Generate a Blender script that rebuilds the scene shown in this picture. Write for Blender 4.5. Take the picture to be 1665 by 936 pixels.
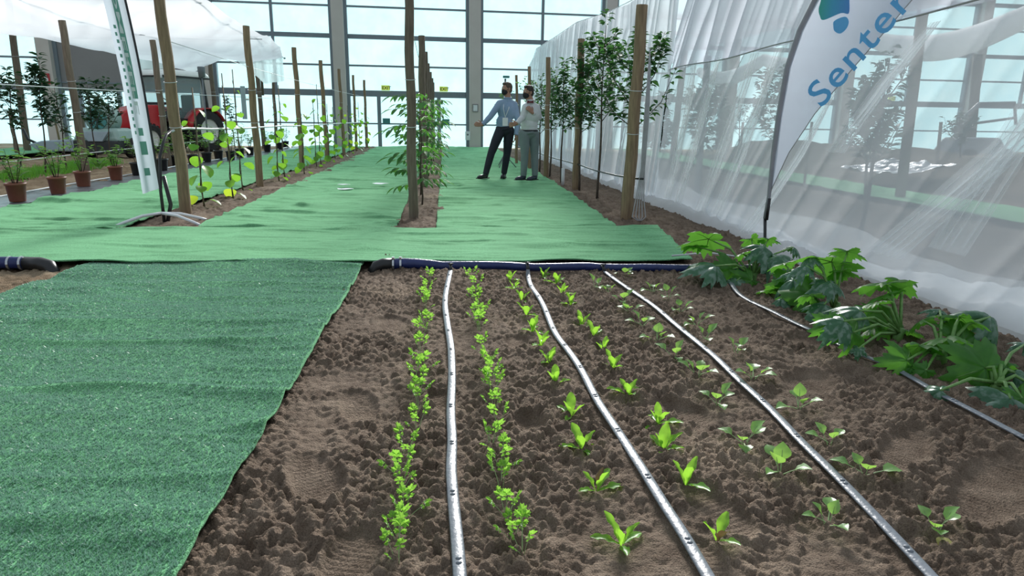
import bpy, bmesh, math, random
import numpy as np
from mathutils import Vector, Matrix, Euler
R = math.radians
for o_ in list(bpy.data.objects):
    bpy.data.objects.remove(o_)
SC = bpy.context.scene
COL = SC.collection
random.seed(7)

# ------------------------------------------------------------------ camera
CAM_R = (0.995022, -0.098732, 0.013544)
CAM_U = (0.010912, 0.243032, 0.969957)
CAM_F = (0.099057, 0.964981, -0.2429)
cam_d = bpy.data.cameras.new('camera')
cam_d.sensor_width = 36.0
cam_d.lens = 1080.0 / 1665.0 * 36.0
cam_d.clip_start = 0.05
cam_d.clip_end = 300
cam = bpy.data.objects.new('camera', cam_d)
COL.objects.link(cam)
cam.matrix_world = Matrix(((CAM_R[0], CAM_U[0], -CAM_F[0], 0), (CAM_R[1], CAM_U[1], -CAM_F[1], 0),
                           (CAM_R[2], CAM_U[2], -CAM_F[2], 1.1), (0, 0, 0, 1)))
SC.camera = cam

# ------------------------------------------------------------------ world, sun, exposure
W = bpy.data.worlds.new('world')
SC.world = W
W.use_nodes = True
bg = W.node_tree.nodes['Background']
bg.inputs[0].default_value = (0.80, 0.92, 1.03, 1)
bg.inputs[1].default_value = 0.56
sd = bpy.data.lights.new('sun', 'SUN')
sd.energy = 5.2
sd.angle = R(16)
sd.color = (1.0, 0.985, 0.96)
sun = bpy.data.objects.new('sun', sd)
COL.objects.link(sun)
sun.rotation_euler = Vector((-0.22, -1.0, -0.52)).to_track_quat('-Z', 'Y').to_euler()   # light comes from the window wall side, high up
VS = SC.view_settings
VS.view_transform = 'Standard'
VS.look = 'None'
VS.gamma = 1
VS.use_curve_mapping = False
VS.exposure = 0.0
SC.cycles.transparent_max_bounces = 24

# ------------------------------------------------------------------ materials
def new_mat(name):
    m = bpy.data.materials.new(name)
    m.use_nodes = True
    nt = m.node_tree
    return m, nt, nt.nodes['Principled BSDF'], nt.nodes['Material Output']

def N(nt, kind, **kw):
    n = nt.nodes.new(kind)
    for k, v in kw.items():
        if k in n.inputs: n.inputs[k].default_value = v
        else: setattr(n, k, v)
    return n

def ramp(nt, fac, stops):
    r = nt.nodes.new('ShaderNodeValToRGB')
    e = r.color_ramp.elements
    while len(e) < len(stops): e.new(0.5)
    for i, (p, c) in enumerate(stops):
        e[i].position = p
        e[i].color = (c[0], c[1], c[2], 1)
    nt.links.new(fac, r.inputs[0])
    return r.outputs[0]

def simple(name, c1, c2=None, scale=8.0, rough=0.6, bump=0.0, bscale=40.0, metal=0.0, spec=0.5, stretch=None, detail=5.0):
    m, nt, b, out = new_mat(name)
    tc = N(nt, 'ShaderNodeTexCoord')
    mp = N(nt, 'ShaderNodeMapping')
    if stretch: mp.inputs['Scale'].default_value = stretch
    nt.links.new(tc.outputs['Object'], mp.inputs['Vector'])
    n = N(nt, 'ShaderNodeTexNoise', Scale=scale, Detail=detail)
    nt.links.new(mp.outputs[0], n.inputs['Vector'])
    c2 = c2 or tuple(x * 0.8 for x in c1)
    nt.links.new(ramp(nt, n.outputs[0], [(0.3, c1), (0.7, c2)]), b.inputs['Base Color'])
    b.inputs['Roughness'].default_value = rough
    b.inputs['Metallic'].default_value = metal
    b.inputs['Specular IOR Level'].default_value = spec
    if bump:
        n2 = N(nt, 'ShaderNodeTexNoise', Scale=bscale, Detail=4.0)
        nt.links.new(mp.outputs[0], n2.inputs['Vector'])
        bp = N(nt, 'ShaderNodeBump', Strength=bump, Distance=0.02)
        nt.links.new(n2.outputs[0], bp.inputs['Height'])
        nt.links.new(bp.outputs[0], b.inputs['Normal'])
    return m

def leaf_mat(name, c1, c2, tr, tfac=0.4, rough=0.45, mott=None, scale=9.0):
    m, nt, b, out = new_mat(name)
    tc = N(nt, 'ShaderNodeTexCoord')
    oi = N(nt, 'ShaderNodeObjectInfo')
    n = N(nt, 'ShaderNodeTexNoise', Scale=scale, Detail=3.0)
    nt.links.new(tc.outputs['Object'], n.inputs['Vector'])
    ad = N(nt, 'ShaderNodeMath', operation='MULTIPLY_ADD')
    nt.links.new(oi.outputs['Random'], ad.inputs[0]); ad.inputs[1].default_value = 0.5
    sb = N(nt, 'ShaderNodeMath', operation='SUBTRACT'); nt.links.new(n.outputs[0], sb.inputs[0]); sb.inputs[1].default_value = 0.25
    nt.links.new(sb.outputs[0], ad.inputs[2])
    col = ramp(nt, ad.outputs[0], [(0.15, c1), (0.85, c2)])
    if mott:
        n3 = N(nt, 'ShaderNodeTexNoise', Scale=mott[1], Detail=3.0)
        nt.links.new(tc.outputs['Object'], n3.inputs['Vector'])
        mk = ramp(nt, n3.outputs[0], [(0.47, (0, 0, 0)), (0.60, (1, 1, 1))])
        mx = N(nt, 'ShaderNodeMix', data_type='RGBA')
        nt.links.new(mk, mx.inputs[0]); nt.links.new(col, mx.inputs[6]); mx.inputs[7].default_value = (*mott[0], 1)
        col = mx.outputs[2]
    nt.links.new(col, b.inputs['Base Color'])
    b.inputs['Roughness'].default_value = rough
    t = N(nt, 'ShaderNodeBsdfTranslucent'); t.inputs[0].default_value = (*tr, 1)
    mix = N(nt, 'ShaderNodeMixShader'); mix.inputs[0].default_value = tfac
    nt.links.new(b.outputs[0], mix.inputs[1]); nt.links.new(t.outputs[0], mix.inputs[2])
    nt.links.new(mix.outputs[0], out.inputs[0])
    return m

def net_mat(name, op0, op1, col=(0.86, 0.90, 0.95), power=2.0, thru=0.68):
    # woven insect net: threads scatter light, gaps let it through; seen at a slant the threads close up
    m, nt, b, out = new_mat(name)
    b.inputs['Base Color'].default_value = (*col, 1)
    b.inputs['Roughness'].default_value = 0.7
    b.inputs['Specular IOR Level'].default_value = 0.2
    t = N(nt, 'ShaderNodeBsdfTranslucent'); t.inputs[0].default_value = (*col, 1)
    m1 = N(nt, 'ShaderNodeMixShader'); m1.inputs[0].default_value = thru
    nt.links.new(b.outputs[0], m1.inputs[1]); nt.links.new(t.outputs[0], m1.inputs[2])
    tr = N(nt, 'ShaderNodeBsdfTransparent')
    lw = N(nt, 'ShaderNodeLayerWeight', Blend=0.5)
    pw = N(nt, 'ShaderNodeMath', operation='POWER'); nt.links.new(lw.outputs['Facing'], pw.inputs[0]); pw.inputs[1].default_value = power
    mr = N(nt, 'ShaderNodeMapRange'); nt.links.new(pw.outputs[0], mr.inputs[0])
    mr.inputs[3].default_value = op0; mr.inputs[4].default_value = op1
    m2 = N(nt, 'ShaderNodeMixShader'); nt.links.new(mr.outputs[0], m2.inputs[0])
    nt.links.new(tr.outputs[0], m2.inputs[1]); nt.links.new(m1.outputs[0], m2.inputs[2])
    nt.links.new(m2.outputs[0], out.inputs[0])
    return m

def soil_mat(name, dark, light, sand, sfac=0.62):
    m, nt, b, out = new_mat(name)
    tc = N(nt, 'ShaderNodeTexCoord')
    n1 = N(nt, 'ShaderNodeTexNoise', Scale=9.0, Detail=8.0, Roughness=0.65)
    n2 = N(nt, 'ShaderNodeTexNoise', Scale=1.6, Detail=3.0)
    n3 = N(nt, 'ShaderNodeTexNoise', Scale=260.0, Detail=3.0)
    for n in (n1, n2, n3): nt.links.new(tc.outputs['Object'], n.inputs['Vector'])
    c = ramp(nt, n1.outputs[0], [(0.3, dark), (0.7, light)])
    mk = ramp(nt, n2.outputs[0], [(sfac - 0.06, (0, 0, 0)), (sfac + 0.12, (1, 1, 1))])
    mx = N(nt, 'ShaderNodeMix', data_type='RGBA')
    nt.links.new(mk, mx.inputs[0]); nt.links.new(c, mx.inputs[6]); mx.inputs[7].default_value = (*sand, 1)
    sp = ramp(nt, n3.outputs[0], [(0.25, (0.6, 0.6, 0.6)), (0.75, (1.25, 1.25, 1.25))])
    ml = N(nt, 'ShaderNodeMix', data_type='RGBA', blend_type='MULTIPLY'); ml.inputs[0].default_value = 1
    nt.links.new(mx.outputs[2], ml.inputs[6]); nt.links.new(sp, ml.inputs[7])
    nt.links.new(ml.outputs[2], b.inputs['Base Color'])
    b.inputs['Roughness'].default_value = 0.95
    b.inputs['Specular IOR Level'].default_value = 0.15
    nb = N(nt, 'ShaderNodeTexNoise', Scale=170.0, Detail=6.0)
    nt.links.new(tc.outputs['Object'], nb.inputs['Vector'])
    bp = N(nt, 'ShaderNodeBump', Strength=0.9, Distance=0.012)
    nt.links.new(nb.outputs[0], bp.inputs['Height']); nt.links.new(bp.outputs[0], b.inputs['Normal'])
    return m

def turf_mat():
    m, nt, b, out = new_mat('green_turf')
    tc = N(nt, 'ShaderNodeTexCoord')
    n1 = N(nt, 'ShaderNodeTexNoise', Scale=190.0, Detail=3.0)
    n2 = N(nt, 'ShaderNodeTexNoise', Scale=2.5, Detail=4.0)
    for n in (n1, n2): nt.links.new(tc.outputs['Object'], n.inputs['Vector'])
    c = ramp(nt, n1.outputs[0], [(0.38, (0.06, 0.17, 0.08)), (0.52, (0.135, 0.36, 0.17)), (0.66, (0.25, 0.56, 0.30))])
    v = ramp(nt, n2.outputs[0], [(0.3, (0.85, 0.85, 0.85)), (0.7, (1.1, 1.1, 1.1))])
    ml = N(nt, 'ShaderNodeMix', data_type='RGBA', blend_type='MULTIPLY'); ml.inputs[0].default_value = 1
    nt.links.new(c, ml.inputs[6]); nt.links.new(v, ml.inputs[7])
    nt.links.new(ml.outputs[2], b.inputs['Base Color'])
    b.inputs['Roughness'].default_value = 0.9
    b.inputs['Sheen Weight'].default_value = 0.62
    b.inputs['Sheen Roughness'].default_value = 0.45
    b.inputs['Sheen Tint'].default_value = (0.48, 1.0, 0.58, 1)
    b.inputs['Specular IOR Level'].default_value = 0.06
    bp = N(nt, 'ShaderNodeBump', Strength=0.7, Distance=0.006)
    nt.links.new(n1.outputs[0], bp.inputs['Height']); nt.links.new(bp.outputs[0], b.inputs['Normal'])
    return m

def pane_mat():
    m, nt, b, out = new_mat('daylit_pane')
    tc = N(nt, 'ShaderNodeTexCoord')
    n = N(nt, 'ShaderNodeTexNoise', Scale=1.1, Detail=6.0, Roughness=0.6)
    nt.links.new(tc.outputs['Object'], n.inputs['Vector'])
    c = ramp(nt, n.outputs[0], [(0.35, (0.56, 0.93, 0.98)), (0.7, (0.70, 1.0, 1.0))])
    e = N(nt, 'ShaderNodeEmission'); nt.links.new(c, e.inputs[0]); e.inputs[1].default_value = 1.85
    tr = N(nt, 'ShaderNodeBsdfTransparent'); tr.inputs[0].default_value = (0.9, 1.0, 1.0, 1)
    mx = N(nt, 'ShaderNodeMixShader'); mx.inputs[0].default_value = 0.40
    nt.links.new(tr.outputs[0], mx.inputs[1]); nt.links.new(e.outputs[0], mx.inputs[2])
    nt.links.new(mx.outputs[0], out.inputs[0])
    return m

def grad_mat(name, stops, axis=0, rough=0.5):
    m, nt, b, out = new_mat(name)
    tc = N(nt, 'ShaderNodeTexCoord')
    sx = N(nt, 'ShaderNodeSeparateXYZ')
    nt.links.new(tc.outputs['Generated'], sx.inputs[0])
    nt.links.new(ramp(nt, sx.outputs[axis], stops), b.inputs['Base Color'])
    b.inputs['Roughness'].default_value = rough
    return m

def glass_mat(name, col, mixf=0.25):
    m, nt, b, out = new_mat(name)
    b.inputs['Base Color'].default_value = (*col, 1); b.inputs['Roughness'].default_value = 0.08
    tr = N(nt, 'ShaderNodeBsdfTransparent')
    mx = N(nt, 'ShaderNodeMixShader'); mx.inputs[0].default_value = mixf
    nt.links.new(tr.outputs[0], mx.inputs[1]); nt.links.new(b.outputs[0], mx.inputs[2]); nt.links.new(mx.outputs[0], out.inputs[0])
    return m

M = {}
M['soil'] = soil_mat('bed_soil', (0.125, 0.089, 0.065), (0.29, 0.222, 0.168), (0.37, 0.285, 0.21))
M['sandy'] = soil_mat('sandy_ground', (0.19, 0.135, 0.085), (0.34, 0.25, 0.165), (0.40, 0.31, 0.21), 0.5)
M['sand'] = soil_mat('pale_sand', (0.38, 0.29, 0.19), (0.55, 0.44, 0.31), (0.6, 0.5, 0.36), 0.5)
M['grey_soil'] = soil_mat('grey_soil', (0.10, 0.075, 0.055), (0.18, 0.14, 0.105), (0.22, 0.175, 0.13))
M['turf'] = turf_mat()
M['yarn'] = leaf_mat('turf_yarn', (0.15, 0.285, 0.215), (0.58, 0.74, 0.66), (0.28, 0.56, 0.41), 0.25, 0.40, None, 160.0)
M['pane'] = pane_mat()
M['column'] = simple('column_paint', (0.56, 0.52, 0.485), (0.62, 0.58, 0.545), 1.5, 0.55)
M['frame'] = simple('frame_paint', (0.19, 0.23, 0.27), (0.22, 0.26, 0.30), 3, 0.4)
M['panel'] = simple('gate_panel', (0.25, 0.24, 0.245), (0.28, 0.27, 0.275), 1.0, 0.6)
M['wood'] = simple('pole_wood', (0.33, 0.235, 0.14), (0.19, 0.13, 0.078), 7, 0.75, 0.4, 30, stretch=(6, 6, 0.7))
M['wood_grey'] = simple('grey_pole_wood', (0.21, 0.165, 0.125), (0.12, 0.092, 0.068), 7, 0.8, 0.4, 30, stretch=(6, 6, 0.7))
M['bark'] = simple('bark', (0.05, 0.036, 0.027), (0.095, 0.07, 0.052), 30, 0.85, 0.5, 60)
M['stake'] = simple('bamboo', (0.13, 0.10, 0.06), (0.2, 0.16, 0.1), 20, 0.7)
M['tape'] = simple('drip_tape_plastic', (0.15, 0.17, 0.20), (0.20, 0.22, 0.25), 14, 0.36, 0.15, 60, spec=0.6)
M['black'] = simple('black_plastic', (0.012, 0.012, 0.014), (0.02, 0.02, 0.022), 10, 0.4)
M['blue'] = simple('blue_layflat', (0.012, 0.025, 0.11), (0.02, 0.035, 0.15), 18, 0.35, 0.2, 50)
M['metal'] = simple('galvanised_metal', (0.45, 0.47, 0.5), (0.6, 0.62, 0.65), 20, 0.3, metal=0.9)
M['white_plastic'] = simple('white_plastic', (0.72, 0.75, 0.78), (0.8, 0.82, 0.85), 10, 0.4)
M['wire'] = simple('white_wire', (0.62, 0.66, 0.68), (0.72, 0.75, 0.78), 10, 0.5)
M['grey_cable'] = simple('grey_cable', (0.33, 0.33, 0.34), (0.42, 0.42, 0.43), 10, 0.5)
M['terracotta'] = simple('brown_plastic_pot', (0.20, 0.062, 0.038), (0.25, 0.085, 0.052), 9, 0.5)
M['liner'] = simple('black_liner', (0.06, 0.065, 0.075), (0.15, 0.16, 0.18), 4, 0.3, 0.5, 14)
M['net'] = net_mat('insect_net', 0.50, 0.99, (0.89, 0.95, 1.0), power=1.8)
M['net_fold'] = net_mat('net_fold', 0.22, 0.9, (0.97, 0.99, 1.0), power=1.3)
M['net_far'] = net_mat('gathered_net', 0.66, 1.0, (0.90, 0.95, 1.0))
M['net_thick'] = net_mat('double_net', 0.86, 1.0, (0.88, 0.91, 1.0))
M['net_roof'] = net_mat('roof_net', 0.30, 0.98, (0.93, 0.96, 1.0))
M['hem'] = net_mat('bunched_hem', 0.93, 1.0, (0.96, 0.98, 1.0), thru=0.5)
M['canopy'] = net_mat('canopy_net', 0.80, 1.0, (0.98, 0.99, 1.0), thru=0.86)
M['flag'] = net_mat('flag_cloth', 0.965, 1.0, (0.66, 0.715, 0.81))
M['flag_ink'] = simple('flag_blue_ink', (0.09, 0.40, 0.78), (0.14, 0.47, 0.84), 3, 0.6)
M['flag_green'] = simple('banner_green_ink', (0.13, 0.36, 0.29), (0.17, 0.42, 0.34), 6, 0.6)
M['flag_hole'] = simple('banner_pale_ink', (0.62, 0.72, 0.72), (0.7, 0.78, 0.78), 6, 0.6)
M['logo'] = grad_mat('logo_gradient', [(0.0, (0.05, 0.42, 0.33)), (0.45, (0.06, 0.36, 0.58)), (1.0, (0.08, 0.27, 0.66))])
M['logo_g'] = grad_mat('logo_green', [(0.0, (0.30, 0.62, 0.16)), (1.0, (0.06, 0.45, 0.42))])
M['flagpole'] = simple('grey_flagpole_sleeve', (0.26, 0.265, 0.30), (0.32, 0.325, 0.36), 10, 0.5)
M['red'] = simple('red_paint', (0.50, 0.018, 0.025), (0.58, 0.03, 0.035), 5, 0.28)
M['white_paint'] = simple('white_paint', (0.8, 0.8, 0.78), (0.86, 0.86, 0.84), 5, 0.35)
M['dark'] = simple('dark_chassis', (0.015, 0.018, 0.02), (0.03, 0.034, 0.038), 6, 0.5)
M['rubber'] = simple('tyre_rubber', (0.018, 0.018, 0.018), (0.03, 0.03, 0.03), 10, 0.85, 0.4, 30)
M['glass'] = glass_mat('cab_glass', (0.35, 0.5, 0.5), 0.18)
M['sprayer'] = simple('pale_green_enamel', (0.24, 0.36, 0.33), (0.30, 0.42, 0.39), 5, 0.4)
M['grey_plastic'] = simple('grey_blue_plastic', (0.30, 0.38, 0.44), (0.36, 0.44, 0.5), 5, 0.4)
M['sign_red'] = simple('sign_red', (0.42, 0.03, 0.04), (0.46, 0.04, 0.05), 5, 0.5)
M['exit'] = simple('exit_yellow_green', (0.55, 0.68, 0.10), (0.62, 0.74, 0.16), 5, 0.5)
M['exit'].node_tree.nodes['Principled BSDF'].inputs['Emission Color'].default_value = (0.6, 0.8, 0.12, 1)
M['exit'].node_tree.nodes['Principled BSDF'].inputs['Emission Strength'].default_value = 0.45
M['teal'] = simple('teal_plate', (0.05, 0.22, 0.22), (0.07, 0.27, 0.27), 5, 0.5)
M['grey_box'] = simple('grey_housing', (0.14, 0.16, 0.18), (0.19, 0.21, 0.23), 5, 0.5)
M['foil'] = simple('silver_foil', (0.36, 0.38, 0.40), (0.48, 0.5, 0.53), 8, 0.45, 0.8, 9, metal=0.3)
M['skin'] = simple('skin', (0.42, 0.235, 0.17), (0.36, 0.19, 0.135), 14, 0.55)
M['hair'] = simple('dark_hair', (0.022, 0.016, 0.013), (0.05, 0.036, 0.028), 60, 0.6, 0.6, 120)
M['hair_brown'] = simple('brown_hair', (0.075, 0.05, 0.035), (0.12, 0.085, 0.06), 60, 0.6, 0.6, 120)
M['mask'] = simple('black_mask', (0.012, 0.012, 0.016), (0.02, 0.02, 0.025), 20, 0.8)
M['eye'] = simple('eye_white', (0.6, 0.58, 0.55), (0.7, 0.68, 0.65), 5, 0.3)
M['shirt_blue'] = simple('light_blue_shirt', (0.22, 0.32, 0.47), (0.27, 0.37, 0.52), 6, 0.8, 0.5, 16)
M['shirt_white'] = simple('white_shirt', (0.60, 0.62, 0.64), (0.68, 0.70, 0.72), 6, 0.8, 0.5, 16)
M['navy'] = simple('navy_trousers', (0.012, 0.014, 0.026), (0.02, 0.022, 0.036), 6, 0.8, 0.4, 14)
M['grey_trousers'] = simple('grey_trousers', (0.17, 0.215, 0.225), (0.21, 0.255, 0.265), 6, 0.8, 0.4, 14)
M['shoe'] = simple('black_shoe', (0.012, 0.013, 0.016), (0.025, 0.026, 0.03), 10, 0.4)
M['shoe_blue'] = simple('navy_shoe', (0.025, 0.035, 0.055), (0.04, 0.05, 0.075), 10, 0.5)
M['bowtie'] = simple('dark_red_cloth', (0.12, 0.012, 0.02), (0.16, 0.02, 0.03), 10, 0.7)
M['l_parsley'] = leaf_mat('parsley_leaf', (0.13, 0.34, 0.045), (0.26, 0.56, 0.09), (0.42, 0.80, 0.10), 0.5, 0.4)
M['l_lettuce'] = leaf_mat('lettuce_leaf', (0.10, 0.30, 0.035), (0.22, 0.50, 0.06), (0.42, 0.82, 0.07), 0.5, 0.35)
M['l_brassica'] = leaf_mat('cabbage_leaf', (0.14, 0.33, 0.10), (0.26, 0.48, 0.16), (0.45, 0.80, 0.13), 0.45, 0.35)
M['l_stalk'] = simple('pale_stalk', (0.27, 0.42, 0.16), (0.38, 0.50, 0.26), 12, 0.5)
M['l_purple'] = leaf_mat('purple_leaf', (0.06, 0.035, 0.03), (0.10, 0.06, 0.04), (0.2, 0.14, 0.05), 0.3, 0.4)
M['l_dead'] = leaf_mat('yellowed_leaf', (0.40, 0.36, 0.12), (0.52, 0.46, 0.18), (0.5, 0.45, 0.1), 0.3, 0.5)
M['l_zuc'] = leaf_mat('courgette_leaf', (0.045, 0.17, 0.03), (0.11, 0.31, 0.055), (0.21, 0.58, 0.06), 0.5, 0.42)
M['l_zucs'] = leaf_mat('silvered_courgette_leaf', (0.035, 0.13, 0.06), (0.07, 0.19, 0.10), (0.06, 0.28, 0.03), 0.22, 0.30, ((0.20, 0.31, 0.24), 7.0))
M['l_stem'] = simple('courgette_stalk', (0.10, 0.24, 0.05), (0.2, 0.36, 0.11), 8, 0.5)
M['l_kiwi'] = leaf_mat('kiwi_leaf', (0.03, 0.14, 0.02), (0.15, 0.34, 0.045), (0.30, 0.64, 0.05), 0.5, 0.45)
M['l_kiwi_y'] = leaf_mat('yellow_green_leaf', (0.28, 0.40, 0.03), (0.42, 0.55, 0.05), (0.65, 0.85, 0.06), 0.5, 0.45)
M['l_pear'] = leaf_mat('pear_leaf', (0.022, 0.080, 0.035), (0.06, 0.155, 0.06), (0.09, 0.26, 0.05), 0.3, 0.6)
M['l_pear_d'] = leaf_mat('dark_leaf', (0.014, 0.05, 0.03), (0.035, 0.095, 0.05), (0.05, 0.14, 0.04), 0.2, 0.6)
M['l_walnut'] = leaf_mat('walnut_leaf', (0.02, 0.085, 0.03), (0.055, 0.17, 0.05), (0.14, 0.42, 0.05), 0.35, 0.6)
M['l_bush'] = leaf_mat('bush_leaf', (0.05, 0.16, 0.04), (0.14, 0.30, 0.08), (0.28, 0.55, 0.10), 0.4, 0.45)
M['grass'] = leaf_mat('grass_blade', (0.07, 0.24, 0.03), (0.14, 0.36, 0.05), (0.25, 0.6, 0.06), 0.4, 0.5)

# ------------------------------------------------------------------ noise
def _h(ix, iy, s):
    n = (ix.astype(np.int64) * 374761393 + iy.astype(np.int64) * 668265263 + s * 1442695041) & 0xffffffff
    n = ((n ^ (n >> 13)) * 1274126177) & 0xffffffff
    n = (n ^ (n >> 16)) & 0xffffffff
    return n.astype(np.float64) / 4294967295.0

def vn(x, y, s=0):
    ix = np.floor(x); iy = np.floor(y)
    fx = x - ix; fy = y - iy
    ix = ix.astype(np.int64); iy = iy.astype(np.int64)
    u = fx * fx * fx * (fx * (fx * 6 - 15) + 10); v = fy * fy * fy * (fy * (fy * 6 - 15) + 10)
    a = _h(ix, iy, s); b = _h(ix + 1, iy, s); c = _h(ix, iy + 1, s); d = _h(ix + 1, iy + 1, s)
    return (a * (1 - u) + b * u) * (1 - v) + (c * (1 - u) + d * u) * v

def fbm(x, y, s=0, o=4):
    t = 0; a = 0.5
    for i in range(o):
        t = t + a * (vn(x, y, s + i * 17) - 0.5); x = x * 2.03 + 11.3; y = y * 2.03 + 5.7; a *= 0.5
    return t

def worley(x, y, s=0):
    ix = np.floor(x).astype(np.int64); iy = np.floor(y).astype(np.int64)
    best = np.full(x.shape, 9.0); bid = np.zeros(x.shape)
    for dx in (-1, 0, 1):
        for dy in (-1, 0, 1):
            cx = ix + dx; cy = iy + dy
            px = cx + _h(cx, cy, s); py = cy + _h(cx, cy, s + 91)
            d = (px - x) ** 2 + (py - y) ** 2
            k = d < best
            best = np.where(k, d, best); bid = np.where(k, _h(cx, cy, s + 53), bid)
    return np.sqrt(best), bid

A_ = np.asarray
def soil_lo(x, y):
    x = A_(x, float); y = A_(y, float)
    return 0.055 * fbm(x * 1.7, y * 1.7, 3, 3) + 0.035 * fbm(x * 5, y * 5, 9, 2)

FOOT = [(0.78, 1.66, 0.06, 0.14, 0.3, 0.03), (0.66, 1.45, 0.05, 0.09, 0.1, 0.025), (1.72, 1.72, 0.10, 0.26, -0.9, 0.035), (1.60, 1.98, 0.07, 0.20, -0.8, 0.03),
        (1.60, 2.62, 0.10, 0.16, -0.7, 0.055), (1.75, 1.42, 0.14, 0.22, -1.0, 0.03), (-0.35, 2.5, 0.07, 0.14, 0.2, 0.03), (-0.42, 1.95, 0.08, 0.15, 0.4, 0.03),
        (0.36, 3.25, 0.06, 0.10, 0.0, 0.045), (0.95, 2.35, 0.07, 0.12, 0.5, 0.04), (-0.02, 2.55, 0.06, 0.09, 0.3, 0.035), (1.55, 3.3, 0.08, 0.14, -0.5, 0.035),
        (-0.3, 3.6, 0.09, 0.14, 0.3, 0.04), (1.9, 3.2, 0.09, 0.13, -0.6, 0.04), (0.31, 2.3, 0.05, 0.09, 0.4, 0.035), (-0.25, 1.55, 0.07, 0.12, -0.3, 0.03)]
def soil_hi(x, y, amp=1.0):
    z = soil_lo(x, y)
    mask = np.clip(0.55 + 2.0 * (fbm(x * 2.2, y * 2.2, 21, 3) + 0.16), 0.30, 1.0)
    wx = x + 0.02 * fbm(x * 20, y * 20, 5, 2); wy = y + 0.02 * fbm(x * 20, y * 20, 6, 2)
    d, i = worley(wx * 11, wy * 11, 1)
    c = 0.016 * i * np.sqrt(np.clip(1 - (d / 0.62) ** 2, 0, 1))
    d, i = worley(wx * 25, wy * 25, 2)
    c = c + 0.027 * (0.20 + 0.80 * i) * np.sqrt(np.clip(1 - (d / 0.6) ** 2, 0, 1))
    d, i = worley(wx * 55, wy * 55, 4)
    c = c + 0.0185 * (0.10 + 0.90 * i) * np.sqrt(np.clip(1 - (d / 0.6) ** 2, 0, 1))
    c = c + 0.020 * fbm(x * 34, y * 34, 13, 4)
    zc = z + amp * mask * c - 0.012 * amp
    for (fx, fy, a, b, rot, dep) in FOOT:
        u = (x - fx) * math.cos(rot) + (y - fy) * math.sin(rot); v = -(x - fx) * math.sin(rot) + (y - fy) * math.cos(rot)
        r = (u / a) ** 2 + (v / b) ** 2
        k = 1 / (1 + np.exp((r - 1) * 7))
        tread = 0.004 * (np.sin(v * 2 * math.pi / 0.02) > 0.2)
        zc = zc * (1 - k) + k * (z - 0.6 * dep + 0.004 * fbm(x * 60, y * 60, 3, 2) + tread) + 0.006 * np.exp(-(r - 1.35) ** 2 * 14)
    return zc

def lo(x, y):
    return float(soil_lo(np.array([x]), np.array([y]))[0])

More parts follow.
